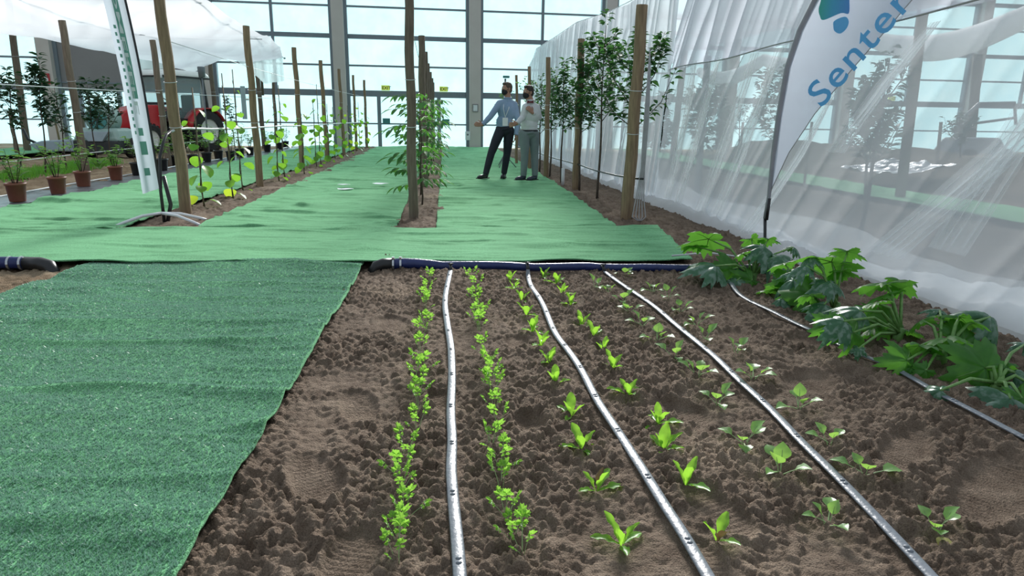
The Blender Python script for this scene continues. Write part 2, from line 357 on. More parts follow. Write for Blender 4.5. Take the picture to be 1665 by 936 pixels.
# ------------------------------------------------------------------ mesh helpers
class MB:
    def __init__(self):
        self.v = []; self.f = []; self.m = []
    def add(self, vs, fs, mi=0):
        b = len(self.v)
        self.v += [tuple(map(float, p)) for p in vs]
        self.f += [tuple(i + b for i in q) for q in fs]
        self.m += [mi] * len(fs)
        return self
    def box(self, c, s, rot=None, mi=0, taper=1.0):
        x, y, z = s[0] / 2, s[1] / 2, s[2] / 2
        t = taper
        p = [Vector(q) for q in ((-x, -y, -z), (x, -y, -z), (x, y, -z), (-x, y, -z), (-x * t, -y * t, z), (x * t, -y * t, z), (x * t, y * t, z), (-x * t, y * t, z))]
        if rot: e = Euler(rot).to_matrix(); p = [e @ q for q in p]
        c = Vector(c)
        return self.add([q + c for q in p], [(3, 2, 1, 0), (4, 5, 6, 7), (0, 1, 5, 4), (1, 2, 6, 5), (2, 3, 7, 6), (3, 0, 4, 7)], mi)
    def tube(self, pts, rad, n=8, cap=True, mi=0, flat=1.0, up=None):
        pts = [Vector(p) for p in pts]
        if not hasattr(rad, '__len__'): rad = [rad] * len(pts)
        k = len(pts); vs = []
        t0 = (pts[1] - pts[0]).normalized()
        ref = Vector(up) if up else (Vector((0, 0, 1)) if abs(t0.z) < 0.9 else Vector((1, 0, 0)))
        side = t0.cross(ref).normalized()
        for i, p in enumerate(pts):
            t = (pts[min(i + 1, k - 1)] - pts[max(i - 1, 0)])
            t = t.normalized() if t.length > 1e-9 else t0
            if up: side = t.cross(Vector(up)).normalized()
            else:
                side = (side - t * side.dot(t))
                side = side.normalized() if side.length > 1e-6 else t.orthogonal().normalized()
            nn = side.cross(t)
            for j in range(n):
                a = 2 * math.pi * j / n
                vs.append(p + side * (math.cos(a) * rad[i]) + nn * (math.sin(a) * rad[i] * flat))
        fs = [(i * n + j, i * n + (j + 1) % n, (i + 1) * n + (j + 1) % n, (i + 1) * n + j) for i in range(k - 1) for j in range(n)]
        if cap:
            fs.append(tuple(range(n - 1, -1, -1))); fs.append(tuple((k - 1) * n + j for j in range(n)))
        return self.add(vs, fs, mi)
    def ell(self, c, r, n=12, k=8, rot=None, mi=0):
        vs = []; c = Vector(c); e = Euler(rot).to_matrix() if rot else Matrix.Identity(3)
        vs.append(c + e @ Vector((0, 0, -r[2])))
        for i in range(1, k):
            a = math.pi * i / k
            for j in range(n):
                b = 2 * math.pi * j / n
                vs.append(c + e @ Vector((r[0] * math.sin(a) * math.cos(b), r[1] * math.sin(a) * math.sin(b), -r[2] * math.cos(a))))
        vs.append(c + e @ Vector((0, 0, r[2])))
        fs = [(0, 1 + (j + 1) % n, 1 + j) for j in range(n)]
        for i in range(k - 2):
            for j in range(n):
                fs.append((1 + i * n + j, 1 + i * n + (j + 1) % n, 1 + (i + 1) * n + (j + 1) % n, 1 + (i + 1) * n + j))
        l = len(vs) - 1; s0 = 1 + (k - 2) * n
        fs += [(s0 + j, s0 + (j + 1) % n, l) for j in range(n)]
        return self.add(vs, fs, mi)
    def limb(self, pts, rad, n=12, mi=0):
        # tapering limb with round ends, closed
        self.tube(pts, rad, n, True, mi)
        for i in range(len(pts)): self.ell(pts[i], (rad[i],) * 3, n, 8, mi=mi)
        return self
    def lathe(self, prof, n=20, c=(0, 0, 0), mi=0, capb=True, capt=False):
        vs = []
        for r, z in prof:
            for j in range(n):
                a = 2 * math.pi * j / n
                vs.append((c[0] + r * math.cos(a), c[1] + r * math.sin(a), c[2] + z))
        k = len(prof)
        fs = [(i * n + j, i * n + (j + 1) % n, (i + 1) * n + (j + 1) % n, (i + 1) * n + j) for i in range(k - 1) for j in range(n)]
        if capb: fs.append(tuple(range(n - 1, -1, -1)))
        if capt: fs.append(tuple((k - 1) * n + j for j in range(n)))
        return self.add(vs, fs, mi)
    def prism(self, poly, axis_n, depth, mi=0):
        # poly: 3-D outline, extruded along axis_n by depth
        d = Vector(axis_n) * depth; n = len(poly)
        vs = [Vector(p) for p in poly] + [Vector(p) + d for p in poly]
        fs = [tuple(range(n - 1, -1, -1)), tuple(range(n, 2 * n))] + [(i, (i + 1) % n, n + (i + 1) % n, n + i) for i in range(n)]
        return self.add(vs, fs, mi)
    def mesh(self, name, mats, smooth=False):
        me = bpy.data.meshes.new(name)
        me.from_pydata(self.v, [], self.f)
        for m in (mats if isinstance(mats, (list, tuple)) else [mats]): me.materials.append(m)
        if len(me.materials) > 1: me.polygons.foreach_set('material_index', self.m)
        if smooth: me.polygons.foreach_set('use_smooth', [True] * len(me.polygons))
        me.update()
        return me
    def build(self, name, mats, parent=None, smooth=False, bevel=0.0, loc=None):
        o = link(name, self.mesh(name, mats, smooth), parent)
        if loc is not None: o.location = loc
        if bevel:
            b = o.modifiers.new('bevel', 'BEVEL'); b.width = bevel; b.segments = 2; b.limit_method = 'ANGLE'
        return o

def link(name, me, parent=None, mat=None):
    o = bpy.data.objects.new(name, me)
    COL.objects.link(o)
    if parent: o.parent = parent
    if mat is not None: o.matrix_local = mat
    return o

def thing(name, label, cat, loc=(0, 0, 0), rz=0.0, group=None):
    o = bpy.data.objects.new(name, None)
    o.empty_display_size = 0.1
    COL.objects.link(o)
    o.location = loc; o.rotation_euler = (0, 0, rz)
    return tag(o, label, cat, group)

def tag(o, label, cat, group=None):
    o['label'] = label; o['category'] = cat
    if group: o['group'] = group
    return o

def struct(o, label=None):
    o['kind'] = 'structure'
    if label: o['label'] = label
    return o

def grid_obj(name, X, Y, Z, mat, parent=None, smooth=True):
    ny, nx = X.shape
    v = np.stack([X, Y, Z], -1).reshape(-1, 3)
    idx = np.arange(ny * nx).reshape(ny, nx)
    f = np.stack([idx[:-1, :-1], idx[:-1, 1:], idx[1:, 1:], idx[1:, :-1]], -1).reshape(-1, 4)
    me = bpy.data.meshes.new(name)
    me.vertices.add(len(v)); me.vertices.foreach_set('co', v.ravel())
    me.loops.add(f.size); me.loops.foreach_set('vertex_index', f.ravel().astype(np.int32))
    me.polygons.add(len(f)); me.polygons.foreach_set('loop_start', np.arange(0, f.size, 4, dtype=np.int32))
    if smooth: me.polygons.foreach_set('use_smooth', np.ones(len(f), bool))
    me.update(calc_edges=True)
    me.validate()
    me.materials.append(mat)
    return link(name, me, parent)

def merged(name, tmpl, mats4, mat, parent=None):
    # many placed copies of a small template, joined in one mesh
    v = np.array([p.co[:] for p in tmpl.vertices]); fs = [tuple(p.vertices) for p in tmpl.polygons]
    V = []; F = []
    for k, m in enumerate(mats4):
        a = np.array(m)
        V.append(v @ a[:3, :3].T + a[:3, 3])
        F += [tuple(i + k * len(v) for i in q) for q in fs]
    me = bpy.data.meshes.new(name)
    me.from_pydata(np.concatenate(V).tolist(), [], F)
    me.materials.append(mat)
    me.polygons.foreach_set('use_smooth', [True] * len(me.polygons))
    return link(name, me, parent)

def pose(p, d, up, s, sx=1.0):
    # matrix that lays a leaf (along +Y, face +Z) from p along d with its face towards up
    y = Vector(d).normalized(); u = Vector(up)
    x = y.cross(u)
    x = x.normalized() if x.length > 1e-4 else y.orthogonal().normalized()
    z = x.cross(y)
    m = Matrix(((x.x * s * sx, y.x * s, z.x * s, p[0]), (x.y * s * sx, y.y * s, z.y * s, p[1]), (x.z * s * sx, y.z * s, z.z * s, p[2]), (0, 0, 0, 1)))
    return m

def rnd(a, b): return random.uniform(a, b)
ORD = ['first', 'second', 'third', 'fourth', 'fifth', 'sixth', 'seventh', 'eighth', 'ninth', 'tenth', 'eleventh', 'twelfth', 'thirteenth',
       'fourteenth', 'fifteenth', 'sixteenth', 'seventeenth', 'eighteenth']

# leaf templates: unit length along +Y
def leaf_tmpl(name, prof, mats, nl=6, nw=4, fold=0.25, curl=0.35, wave=0.0, petiole=0.0, pr=0.012, t0=0.0):
    b = MB()
    vs = []
    for i in range(nl + 1):
        t = i / nl; w = prof(t)
        y = petiole + (1 - petiole) * t
        for j in range(nw + 1):
            s = 2 * j / nw - 1
            vs.append((s * w, y - 0.0, fold * abs(s) * w - curl * t * t * 0.5 + wave * abs(s) * math.sin(t * 14 + (2 if s > 0 else 0)) * w))
    n = nw + 1
    fs = [(i * n + j, i * n + j + 1, (i + 1) * n + j + 1, (i + 1) * n + j) for i in range(nl) for j in range(nw)]
    b.add(vs, fs, 0)
    if petiole: b.tube([(0, 0, -0.02), (0, petiole * 0.6, 0.0), (0, petiole + (1 - petiole) * 0.55, -0.05 * curl)], [pr * 1.4, pr, pr * 0.4], 4, False, 1)
    return b.mesh(name, mats, True)
ellp = lambda w, p=1.0: (lambda t: max(0.004, w * math.sin(math.pi * min(1, max(0, t)) ** p)))

T_PEAR = leaf_tmpl('leaf', ellp(0.24, 0.85), [M['l_pear'], M['bark']], 4, 2, 0.45, 0.5, petiole=0.14)
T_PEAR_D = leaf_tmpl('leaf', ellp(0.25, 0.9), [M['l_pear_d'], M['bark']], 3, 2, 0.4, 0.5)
T_BUSH = leaf_tmpl('leaf', ellp(0.25, 0.9), [M['l_bush'], M['bark']], 3, 2, 0.3, 0.4)
def kiwi_prof(t): return max(0.01, 0.5 * (1 - abs(2 * t - 0.92) ** 2.3) if t < 0.46 else 0.5 * (1 - ((t - 0.46) / 0.54) ** 2.0) ** 0.62)
T_KIWI = leaf_tmpl('leaf', kiwi_prof, [M['l_kiwi'], M['l_stem']], 7, 4, 0.22, 0.5, 0.04)
T_KIWI_Y = leaf_tmpl('leaf', kiwi_prof, [M['l_kiwi_y'], M['l_stem']], 7, 4, 0.22, 0.5, 0.04)
def lett_prof(t): return max(0.012, 0.045 + 0.15 * math.sin(math.pi * min(1, t ** 1.5)) ** 0.9)
T_LETT = leaf_tmpl('leaf', lett_prof, [M['l_lettuce'], M['l_stalk']], 8, 4, 0.5, 0.45, 0.3)
T_LETTP = leaf_tmpl('leaf', lett_prof, [M['l_purple'], M['l_stalk']], 8, 4, 0.5, 0.45, 0.3)
T_BRAS = leaf_tmpl('leaf', ellp(0.235, 0.85), [M['l_brassica'], M['l_stalk']], 6, 4, 0.35, 0.35, 0.1, petiole=0.46, pr=0.018)
T_DEAD = leaf_tmpl('leaf', ellp(0.235, 0.85), [M['l_dead'], M['l_stalk']], 6, 4, 0.35, 0.6, 0.1, petiole=0.3, pr=0.018)

def parsley_tmpl(seed):
    rr = random.Random(seed)
    b = MB()
    b.tube([(0, 0, 0), (0, 0.35, 0.02), (0, 0.72, 0.0)], [0.014, 0.011, 0.007], 4, False, 1)
    def lobed(p, ang, L):
        c, s = math.cos(ang), math.sin(ang)
        out = [(0, 0), (0.16, 0.22), (0.42, 0.38), (0.30, 0.52), (0.42, 0.72), (0.20, 0.74), (0.16, 0.98), (0, 0.86), (-0.16, 0.98), (-0.20, 0.74), (-0.42, 0.72), (-0.30, 0.52), (-0.42, 0.38), (-0.16, 0.22)]
        vs = [(p[0], p[1] , p[2])]; vs = []
        for (x, y) in out:
            X = x * L; Y = y * L
            vs.append((p[0] + X * c - Y * s, p[1] + X * s + Y * c, p[2] + 0.35 * abs(x) * L - 0.3 * y * y * L + rr.uniform(-0.02, 0.02)))
        ctr = (p[0] - 0.45 * L * s, p[1] + 0.45 * L * c, p[2] - 0.05)
        n = len(vs); vs.append(ctr)
        b.add(vs, [(i, (i + 1) % n, n) for i in range(n)], 0)
    lobed((0, 0.76, 0), 0, 0.25); lobed((0, 0.73, 0), 1.0, 0.22); lobed((0, 0.73, 0), -1.05, 0.22)
    lobed((0, 0.60, 0), 1.35, 0.15); lobed((0, 0.60, 0), -1.3, 0.15)
    return b.mesh('leaf', [M['l_parsley'], M['l_stalk']], False)
T_PARS = [parsley_tmpl(i) for i in range(3)]

def zuc_tmpl(seed, mat, droop):
    rr = random.Random(seed)
    nA, nR = 60, 6
    vs = [(0, 0, 0)]
    ph = [rr.uniform(-0.12, 0.12) for _ in range(7)]
    for k in range(1, nR + 1):
        q = k / nR
        for j in range(nA):
            a = 2 * math.pi * j / nA
            # lobes: deep notch at the stalk (a = -90 deg), five pointed lobes
            aa = (a - math.pi / 2 + math.pi) % (2 * math.pi) - math.pi      # 0 along +Y
            lob = 0.5 + 0.5 * math.cos(aa * 5.6 / 1.05 + ph[0])
            rad = 0.32 + 0.20 * lob + 0.07 * math.cos(aa)
            rad *= 1 + 0.11 * ((j % 3) - 1) * (q > 0.9) + ph[int(abs(aa) / math.pi * 6)] * 0.5
            if abs(aa) > 2.75: rad *= 0.42
            r = rad * q
            z = 0.05 * math.cos(aa * 5.6 / 1.05) * q - droop * r * r * 2.2 + 0.04 * math.sin(3 * aa + seed) * q + 0.02 * rr.uniform(-1, 1) * q
            vs.append((r * math.sin(aa), r * math.cos(aa), z))
    fs = [(0, 1 + j, 1 + (j + 1) % nA) for j in range(nA)]
    for k in range(nR - 1):
        for j in range(nA):
            fs.append((1 + k * nA + j, 1 + (k + 1) * nA + j, 1 + (k + 1) * nA + (j + 1) % nA, 1 + k * nA + (j + 1) % nA))
    b = MB(); b.add(vs, fs, 0)
    # ribs under the leaf
    for aa in (0, 1.178, -1.178, 2.3, -2.3):
        l_ = 0.36 + 0.06 * math.cos(aa)
        b.tube([(0, 0, -0.008), (0.5 * l_ * math.sin(aa), 0.5 * l_ * math.cos(aa), 0.008 - droop * 0.55 * l_ * l_), (l_ * math.sin(aa), l_ * math.cos(aa), 0.03 - droop * l_ * l_ * 2.2)], [0.010, 0.007, 0.003], 4, False, 1)
    return b.mesh('leaf', [mat, M['l_stem']], True)
T_ZUC = {'b': [zuc_tmpl(i, M['l_zuc'], 0.25 + 0.1 * i) for i in range(3)], 's': [zuc_tmpl(i + 5, M['l_zucs'], 0.6 + 0.15 * i) for i in range(3)], 'f': [zuc_tmpl(i + 9, M['l_zuc'], 0.5) for i in range(2)]}

def walnut_tmpl():
    b = MB()
    b.tube([(0, 0, 0), (0, 0.5, 0.02), (0, 1.0, -0.12)], [0.010, 0.008, 0.004], 4, False, 1)
    lf = leaf_tmpl('leaflet', ellp(0.2, 0.85), [M['l_walnut']], 4, 2, 0.35, 0.5)
    v = [p.co.copy() for p in lf.vertices]; fs = [tuple(p.vertices) for p in lf.polygons]
    for (t, sg, L) in [(0.28, 1, 0.34), (0.30, -1, 0.34), (0.52, 1, 0.40), (0.55, -1, 0.40), (0.78, 1, 0.42), (0.8, -1, 0.42), (0.97, 0, 0.46)]:
        m = pose((0, t, 0.02 - 0.14 * t * t), (sg * 0.9, 0.55 if sg else 1, -0.45), (0, 0.2, 1), L)
        b.add([m @ p for p in v], fs, 0)
    return b.mesh('leaf', [M['l_walnut'], M['l_stem']], True)
T_WAL = walnut_tmpl()

# ================================================================== DATA: measured places in metres (x right along the window wall, y away from the camera, z up)
PARSLEY_A = [(-0.118, 4.501), (-0.123, 4.168), (-0.122, 3.864), (-0.121, 3.553), (-0.117, 3.296), (-0.103, 3.035), (-0.116, 2.812), (-0.12, 2.616), (-0.123, 2.444), (-0.127, 2.261), (-0.127, 2.088), (-0.134, 1.937), (-0.14, 1.815), (-0.13, 1.704), (-0.128, 1.595), (-0.118, 1.506)]
PARSLEY_B = [(0.189, 4.617), (0.19, 4.264), (0.187, 3.931), (0.191, 3.655), (0.188, 3.403), (0.185, 3.018), (0.196, 2.822), (0.196, 2.595), (0.194, 2.434), (0.184, 2.269), (0.166, 2.097), (0.166, 1.961), (0.166, 1.84), (0.178, 1.705), (0.182, 1.587), (0.187, 1.516)]
LETTUCE_A = [(0.455, 4.586), (0.46, 4.335), (0.471, 3.988), (0.47, 3.728), (0.463, 3.387), (0.474, 3.135), (0.474, 2.875), (0.466, 2.651), (0.474, 2.329), (0.462, 2.058), (0.457, 1.804), (0.463, 1.531)]
LETTUCE_B = [(0.725, 4.772), (0.771, 4.462), (0.752, 4.126), (0.767, 3.902), (0.758, 3.516), (0.772, 3.274), (0.777, 3.07), (0.756, 2.801), (0.754, 2.519), (0.79, 2.237), (0.733, 2.011), (0.733, 1.786), (0.722, 1.511)]
BRASSICA_A = [(1.006, 4.277), (1.074, 4.174), (1.093, 3.9), (1.073, 3.684), (1.087, 3.44), (1.093, 3.205), (1.09, 2.927), (1.099, 2.645), (1.082, 2.385), (1.034, 2.034), (1.066, 1.835), (1.064, 1.557)]
BRASSICA_B = [(1.304, 4.628), (1.381, 4.193), (1.419, 4.001), (1.391, 3.693), (1.397, 3.446), (1.343, 3.18), (1.397, 2.925), (1.339, 2.615), (1.374, 2.294), (1.327, 1.994), (1.324, 1.789), (1.362, 1.516)]
TAPE_A = [(0.037, 4.799), (-0.005, 4.041), (0.005, 3.524), (0.021, 3.116), (0.022, 2.716), (0.014, 2.4), (0.016, 2.145), (0.011, 1.934), (0.015, 1.756), (0.021, 1.605), (0.026, 1.436), (0.029, 1.261)]
TAPE_B = [(0.611, 4.818), (0.577, 4.33), (0.587, 3.801), (0.575, 3.276), (0.598, 2.812), (0.601, 2.442), (0.611, 2.183), (0.62, 1.896), (0.625, 1.69), (0.631, 1.523), (0.63, 1.387), (0.627, 1.23)]
TAPE_C = [(1.169, 4.734), (1.181, 4.575), (1.215, 4.233), (1.253, 3.807), (1.266, 3.397), (1.272, 2.968), (1.262, 2.592), (1.259, 2.302), (1.239, 2.032), (1.229, 1.785), (1.22, 1.583), (1.207, 1.34), (1.194, 1.164)]
TAPE_D = [(2.062, 4.698), (2.016, 4.445), (1.918, 4.023), (1.955, 3.637), (2.002, 3.245), (1.999, 2.906), (2.047, 2.695), (2.044, 2.412), (2.054, 2.191), (2.062, 1.986), (2.077, 1.732), (2.154, 1.046)]
ZUCCHINI = [((2.209, 4.474), [((-0.256, 0.25, 0.273), 0.238, 'b'), ((-0.336, 0.3, 0.208), 0.139, 'b'), ((-0.335, -0.1, 0.142), 0.215, 's'), ((0.054, 0.2, 0.28), 0.137, 'b'), ((0.056, 0.0, 0.253), 0.22, 's'), ((0.103, -0.1, 0.201), 0.156, 's'), ((0.137, 0.1, 0.297), 0.117, 'b'), ((0.333, 0.1, 0.233), 0.099, 's'), ((-0.068, -0.12, -0.06), 0.183, 'f'), ((-0.18, -0.12, -0.023), 0.147, 's'), ((-0.095, 0.0, 0.209), 0.088, 'b')]), ((2.228, 3.931), [((-0.011, 0.15, 0.219), 0.154, 'b'), ((-0.011, -0.05, 0.206), 0.124, 's'), ((-0.074, -0.1, 0.167), 0.184, 's'), ((0.022, -0.1, 0.115), 0.139, 'b'), ((-0.018, 0.1, 0.131), 0.129, 'b'), ((-0.167, -0.15, -0.004), 0.114, 's'), ((-0.072, 0.1, 0.057), 0.145, 'b'), ((0.148, 0.0, 0.141), 0.118, 's')]), ((2.294, 3.58), [((0.001, 0.1, 0.315), 0.228, 'b'), ((0.125, 0.15, 0.368), 0.149, 'b'), ((-0.134, 0.1, 0.342), 0.11, 's'), ((-0.053, 0.0, 0.215), 0.144, 's'), ((-0.134, -0.1, 0.105), 0.148, 's'), ((0.039, 0.05, 0.269), 0.124, 'b'), ((-0.187, 0.05, 0.301), 0.123, 's'), ((-0.193, -0.05, 0.148), 0.107, 'b')]), ((2.335, 3.072), [((-0.006, 0.15, 0.294), 0.203, 'b'), ((0.106, 0.2, 0.297), 0.146, 'b'), ((-0.045, 0.1, 0.239), 0.155, 'b'), ((-0.3, -0.1, 0.217), 0.14, 's'), ((-0.148, 0.0, 0.228), 0.107, 'b'), ((-0.442, -0.2, 0.195), 0.129, 's'), ((-0.384, -0.2, 0.139), 0.136, 'f'), ((-0.381, -0.25, 0.075), 0.053, 's'), ((-0.179, -0.05, 0.103), 0.106, 'b'), ((0.063, 0.05, 0.043), 0.13, 'b'), ((-0.47, -0.15, 0.162), 0.108, 'f')]), ((2.37, 2.796), [((-0.034, -0.05, 0.142), 0.167, 'b'), ((-0.164, -0.05, 0.108), 0.127, 'b'), ((-0.295, -0.15, 0.078), 0.139, 'f'), ((-0.014, 0.15, 0.171), 0.11, 'b'), ((-0.266, -0.15, 0.033), 0.101, 'f'), ((0.138, 0.1, 0.2), 0.139, 'b'), ((0.302, 0.1, 0.197), 0.188, 's'), ((0.111, 0.2, 0.203), 0.106, 's'), ((-0.238, -0.2, 0.016), 0.072, 'f')]), ((2.33, 2.425), [((0.022, 0.1, 0.058), 0.135, 'f'), ((-0.073, -0.15, 0.013), 0.189, 's'), ((0.088, 0.1, 0.094), 0.087, 'b'), ((0.12, 0.05, 0.075), 0.107, 's'), ((0.031, 0.0, 0.041), 0.089, 's'), ((-0.299, -0.05, 0.035), 0.092, 's'), ((0.286, 0.2, 0.147), 0.084, 's'), ((0.144, 0.0, 0.024), 0.132, 'b'), ((-0.021, -0.15, -0.043), 0.1, 'f')])]
POLES = [('R', (2.117, 7.597), (2.169, 7.597, 2.352), 0.069), ('R', (2.244, 11.354), (2.255, 11.354, 2.427), 0.061), ('R', (2.03, 13.359), (2.018, 13.359, 2.311), 0.049), ('R', (1.971, 15.575), (1.925, 15.575, 2.306), 0.039), ('R', (1.88, 17.571), (1.846, 17.571, 2.246), 0.036), ('L', (-2.92, 7.866), (-2.973, 7.866, 2.365), 0.06), ('L', (-2.958, 11.145), (-2.989, 11.145, 2.46), 0.055), ('L', (-3.288, 16.084), (-3.314, 16.084, 2.638), 0.057), ('L', (-3.031, 18.002), (-3.08, 18.002, 2.529), 0.052), ('L', (-3.097, 21.458), (-3.14, 21.458, 2.569), 0.048), ('L', (-3.094, 24.457), (-3.11, 24.457, 2.582), 0.044), ('L', (-2.966, 26.611), (-2.982, 26.611, 2.543), 0.048), ('M', (-6.833, 13.63), (-6.894, 13.63, 2.772), 0.065), ('M', (-6.071, 15.594), (-6.121, 15.594, 2.671), 0.065), ('M', (-7.917, 24.899), (-7.978, 24.899, 3.156), 0.076), ('M', (-6.591, 25.745), (-6.645, 25.745, 3.262), 0.079), ('M', (-6.154, 25.85), (-6.137, 25.85, 2.694), 0.057), ('F', (-12.442, 21.654), (-12.304, 21.654, 4.423), 0.092), ('F', (-11.932, 20.269), (-11.951, 20.269, 1.201), 0.043), ('F', (-13.656, 27.498), (-13.648, 27.498, 1.05), 0.047), ('C', (-0.359, 7.561), (-0.355, 7.561, 2.464), 0.051), ('C', (-0.342, 11.2), (-0.342, 11.2, 2.392), 0.055), ('C', (-0.376, 14.6), (-0.376, 14.6, 2.474), 0.055), ('C', (-0.407, 18), (-0.407, 18.0, 2.513), 0.055), ('C', (-0.413, 21.4), (-0.413, 21.4, 2.532), 0.055), ('C', (-0.417, 24.8), (-0.417, 24.8, 2.553), 0.055), ('C', (-0.416, 27.4), (-0.416, 27.4, 2.545), 0.055)]
POTS = [(-5.409, 9.052), (-5.415, 9.987), (-5.598, 11.039), (-5.652, 12.229), (-5.738, 13.272), (-5.781, 14.517), (-6.018, 15.8), (-5.775, 16.245), (-5.853, 17.389), (-5.902, 18.432), (-5.524, 18.209), (-5.703, 19.65), (-5.708, 20.65), (-5.794, 22.98), (-5.836, 24.859), (-5.98, 26.459)]
LEFT_TREES = [((-7.383, 13.297), (-7.216, 13.297, 2.183), 0.26), ((-8.121, 13.834), (-8.108, 13.834, 1.943), 0.24), ((-7.587, 15.637), (-7.58, 15.637, 1.861), 0.28), ((-7.698, 16.465), (-7.556, 16.465, 1.949), 0.3), ((-7.473, 14.205), (-7.473, 14.205, 1.757), 0.15), ((-6.276, 21.275), (-6.422, 21.275, 1.827), 0.21)]
NET_TREES = [((4.098, 6.143), (4.136, 6.143, 1.853), 0.21), ((4.768, 12.16), (4.751, 12.16, 1.824), 0.35), ((6.304, 12.234), (6.212, 12.234, 2.125), 0.41), ((3.829, 12.115), (3.89, 12.115, 1.646), 0.21), ((6.208, 9.287), (5.996, 9.287, 1.822), 0.27), ((9.078, 20.186), (8.988, 20.186, 1.875), 0.48), ((10.231, 12.424), (10.024, 12.424, 1.422), 0.25)]
NET_POSTS = [((6.975, 9.615), (6.883, 9.615, 2.665), 0.076), ((4.939, 14.351), (5.057, 14.351, 2.564), 0.068), ((5.665, 10.097), (5.672, 10.097, 1.14), 0.02), ((6.163, 13.625), (6.156, 13.625, 1.134), 0.026), ((9.684, 12.398), (9.598, 12.398, 1.184), 0.031), ((14.333, 17.171), (14.019, 17.171, 2.957), 0.118)]
FLAG_LEFT = [(-0.014, 0.391), (-0.003, 0.56), (-0.001, 0.888), (0.006, 1.161), (0.03, 1.513), (0.089, 1.765), (0.171, 1.965), (0.263, 2.115), (0.394, 2.254)]
FLAG_RIGHT = [(-0.004, 0.569), (0.017, 0.632), (0.112, 0.901), (0.263, 1.184), (0.483, 1.497), (0.698, 1.789), (0.782, 1.907), (0.891, 2.043), (0.991, 2.174)]
FLAG_TEXT = [(0.306, 1.219), (0.724, 1.791), (0.176, 1.341)]
FLAG_LOGO_A = [(0.217, 1.96), (0.21, 2.049), (0.266, 2.091), (0.347, 2.074), (0.397, 1.991), (0.403, 1.943), (0.41, 1.855), (0.358, 1.86), (0.25, 1.824), (0.221, 1.855), (0.208, 1.901)]
FLAG_LOGO_B = [(0.32, 1.81), (0.362, 1.831), (0.397, 1.832), (0.417, 1.799), (0.407, 1.756), (0.371, 1.726), (0.332, 1.745), (0.32, 1.778)]
PERSON_A = [(1.175, 12.86, 1.68), (1.189, 12.86, 1.532), (1.003, 12.84, 1.457), (1.355, 12.89, 1.44), (0.858, 12.74, 1.184), (0.707, 12.66, 1.032), (0.613, 12.62, 1.043), (1.384, 12.86, 1.124), (1.347, 12.8, 0.847), (1.321, 12.78, 0.738), (1.133, 12.86, 0.989), (1.057, 12.84, 0.952), (1.228, 12.88, 0.953), (0.879, 12.74, 0.517), (0.772, 12.7, 0.09), (0.611, 12.56, 0.02), (1.193, 12.9, 0.5), (1.138, 12.91, 0.068), (1.103, 12.76, 0.0)]
PERSON_B = [(1.522, 12.4, 1.609), (1.566, 12.4, 1.484), (1.434, 12.35, 1.389), (1.719, 12.45, 1.389), (1.737, 12.46, 1.187), (1.591, 12.28, 1.253), (1.484, 12.24, 1.372), (1.409, 12.3, 1.171), (1.297, 12.18, 1.066), (1.215, 12.14, 1.049), (1.545, 12.4, 0.944), (1.461, 12.38, 0.904), (1.642, 12.43, 0.905), (1.472, 12.37, 0.515), (1.458, 12.4, 0.106), (1.271, 12.24, 0.041), (1.666, 12.45, 0.513), (1.676, 12.43, 0.056), (1.541, 12.3, 0.013)]

# ================================================================== THE SETTING
# ---- ground
gx = np.linspace(-42, 46, 120); gy = np.linspace(-4, 36, 90)
X, Y = np.meshgrid(gx, gy)
Z = -0.075 + 0.05 * fbm(X * 0.6, Y * 0.6, 31, 3)
floor = struct(grid_obj('floor', X, Y, Z, M['sandy']), 'sandy soil floor of the glasshouse hall')

def ys_geo(y0, y1, a, b):
    ys = [y0]
    while ys[-1] < y1:
        t = (ys[-1] - y0) / (y1 - y0); ys.append(ys[-1] + a + (b - a) * t)
    return np.array(ys)
def y_has_tapes(ys): return ys[0] < 2
def soil_patch(name, x0, x1, nx, ys, mat, amp=1.0, zoff=0.0, edge=0.0, label=None, mound=0.0):
    X, Y = np.meshgrid(np.linspace(x0, x1, nx), ys)
    Z = soil_hi(X, Y, amp) + zoff
    if amp == 1.0 and y_has_tapes(ys):
        for path in (TAPE_A, TAPE_B, TAPE_C, TAPE_D):
            py = np.array([p[1] for p in path])[::-1]; px = np.array([p[0] for p in path])[::-1]
            m = np.exp(-((X - np.interp(Y, py, px)) / 0.028) ** 2) * (Y < py[-1])
            Z = Z * (1 - m) + (soil_lo(X, Y) + 0.004) * m
    if mound: Z = Z + mound * np.cos(np.pi * ((X - x0) / (x1 - x0) - 0.5)) ** 1.0
    if edge:
        e = np.minimum(np.minimum(X - x0, x1 - X), np.minimum(Y - ys[0], ys[-1] - Y))
        Z = Z - 0.06 * np.clip(1 - e / edge, 0, 1)
    o = grid_obj(name, X, Y, Z, mat, floor)
    if label: o['label'] = label
    return o
soil_patch('soil_bed', -0.80, 3.75, 740, ys_geo(1.12, 5.42, 0.0046, 0.0145), M['soil'], 1.0, 0.0, 0.1, 'tilled brown soil of the seedling bed')
soil_patch('soil_bed', -6.5, -2.5, 170, ys_geo(2.6, 5.5, 0.018, 0.02), M['sandy'], 0.9, 0.0, 0.1, 'sandy soil left of the front carpet')
soil_patch('soil_bed', -3.32, -2.36, 60, ys_geo(6.66, 28.2, 0.022, 0.12), M['soil'], 1.0, 0.005, 0.06, 'soil strip of the left pole row', 0.03)
soil_patch('soil_bed', -0.66, 0.04, 46, ys_geo(6.60, 28.2, 0.020, 0.12), M['soil'], 1.0, -0.005, 0.06, 'soil strip of the centre pole row', 0.03)
soil_patch('soil_bed', 1.55, 3.35, 150, ys_geo(5.0, 28.2, 0.016, 0.11), M['soil'], 1.0, -0.01, 0.1, 'soil strip of the right tree row')
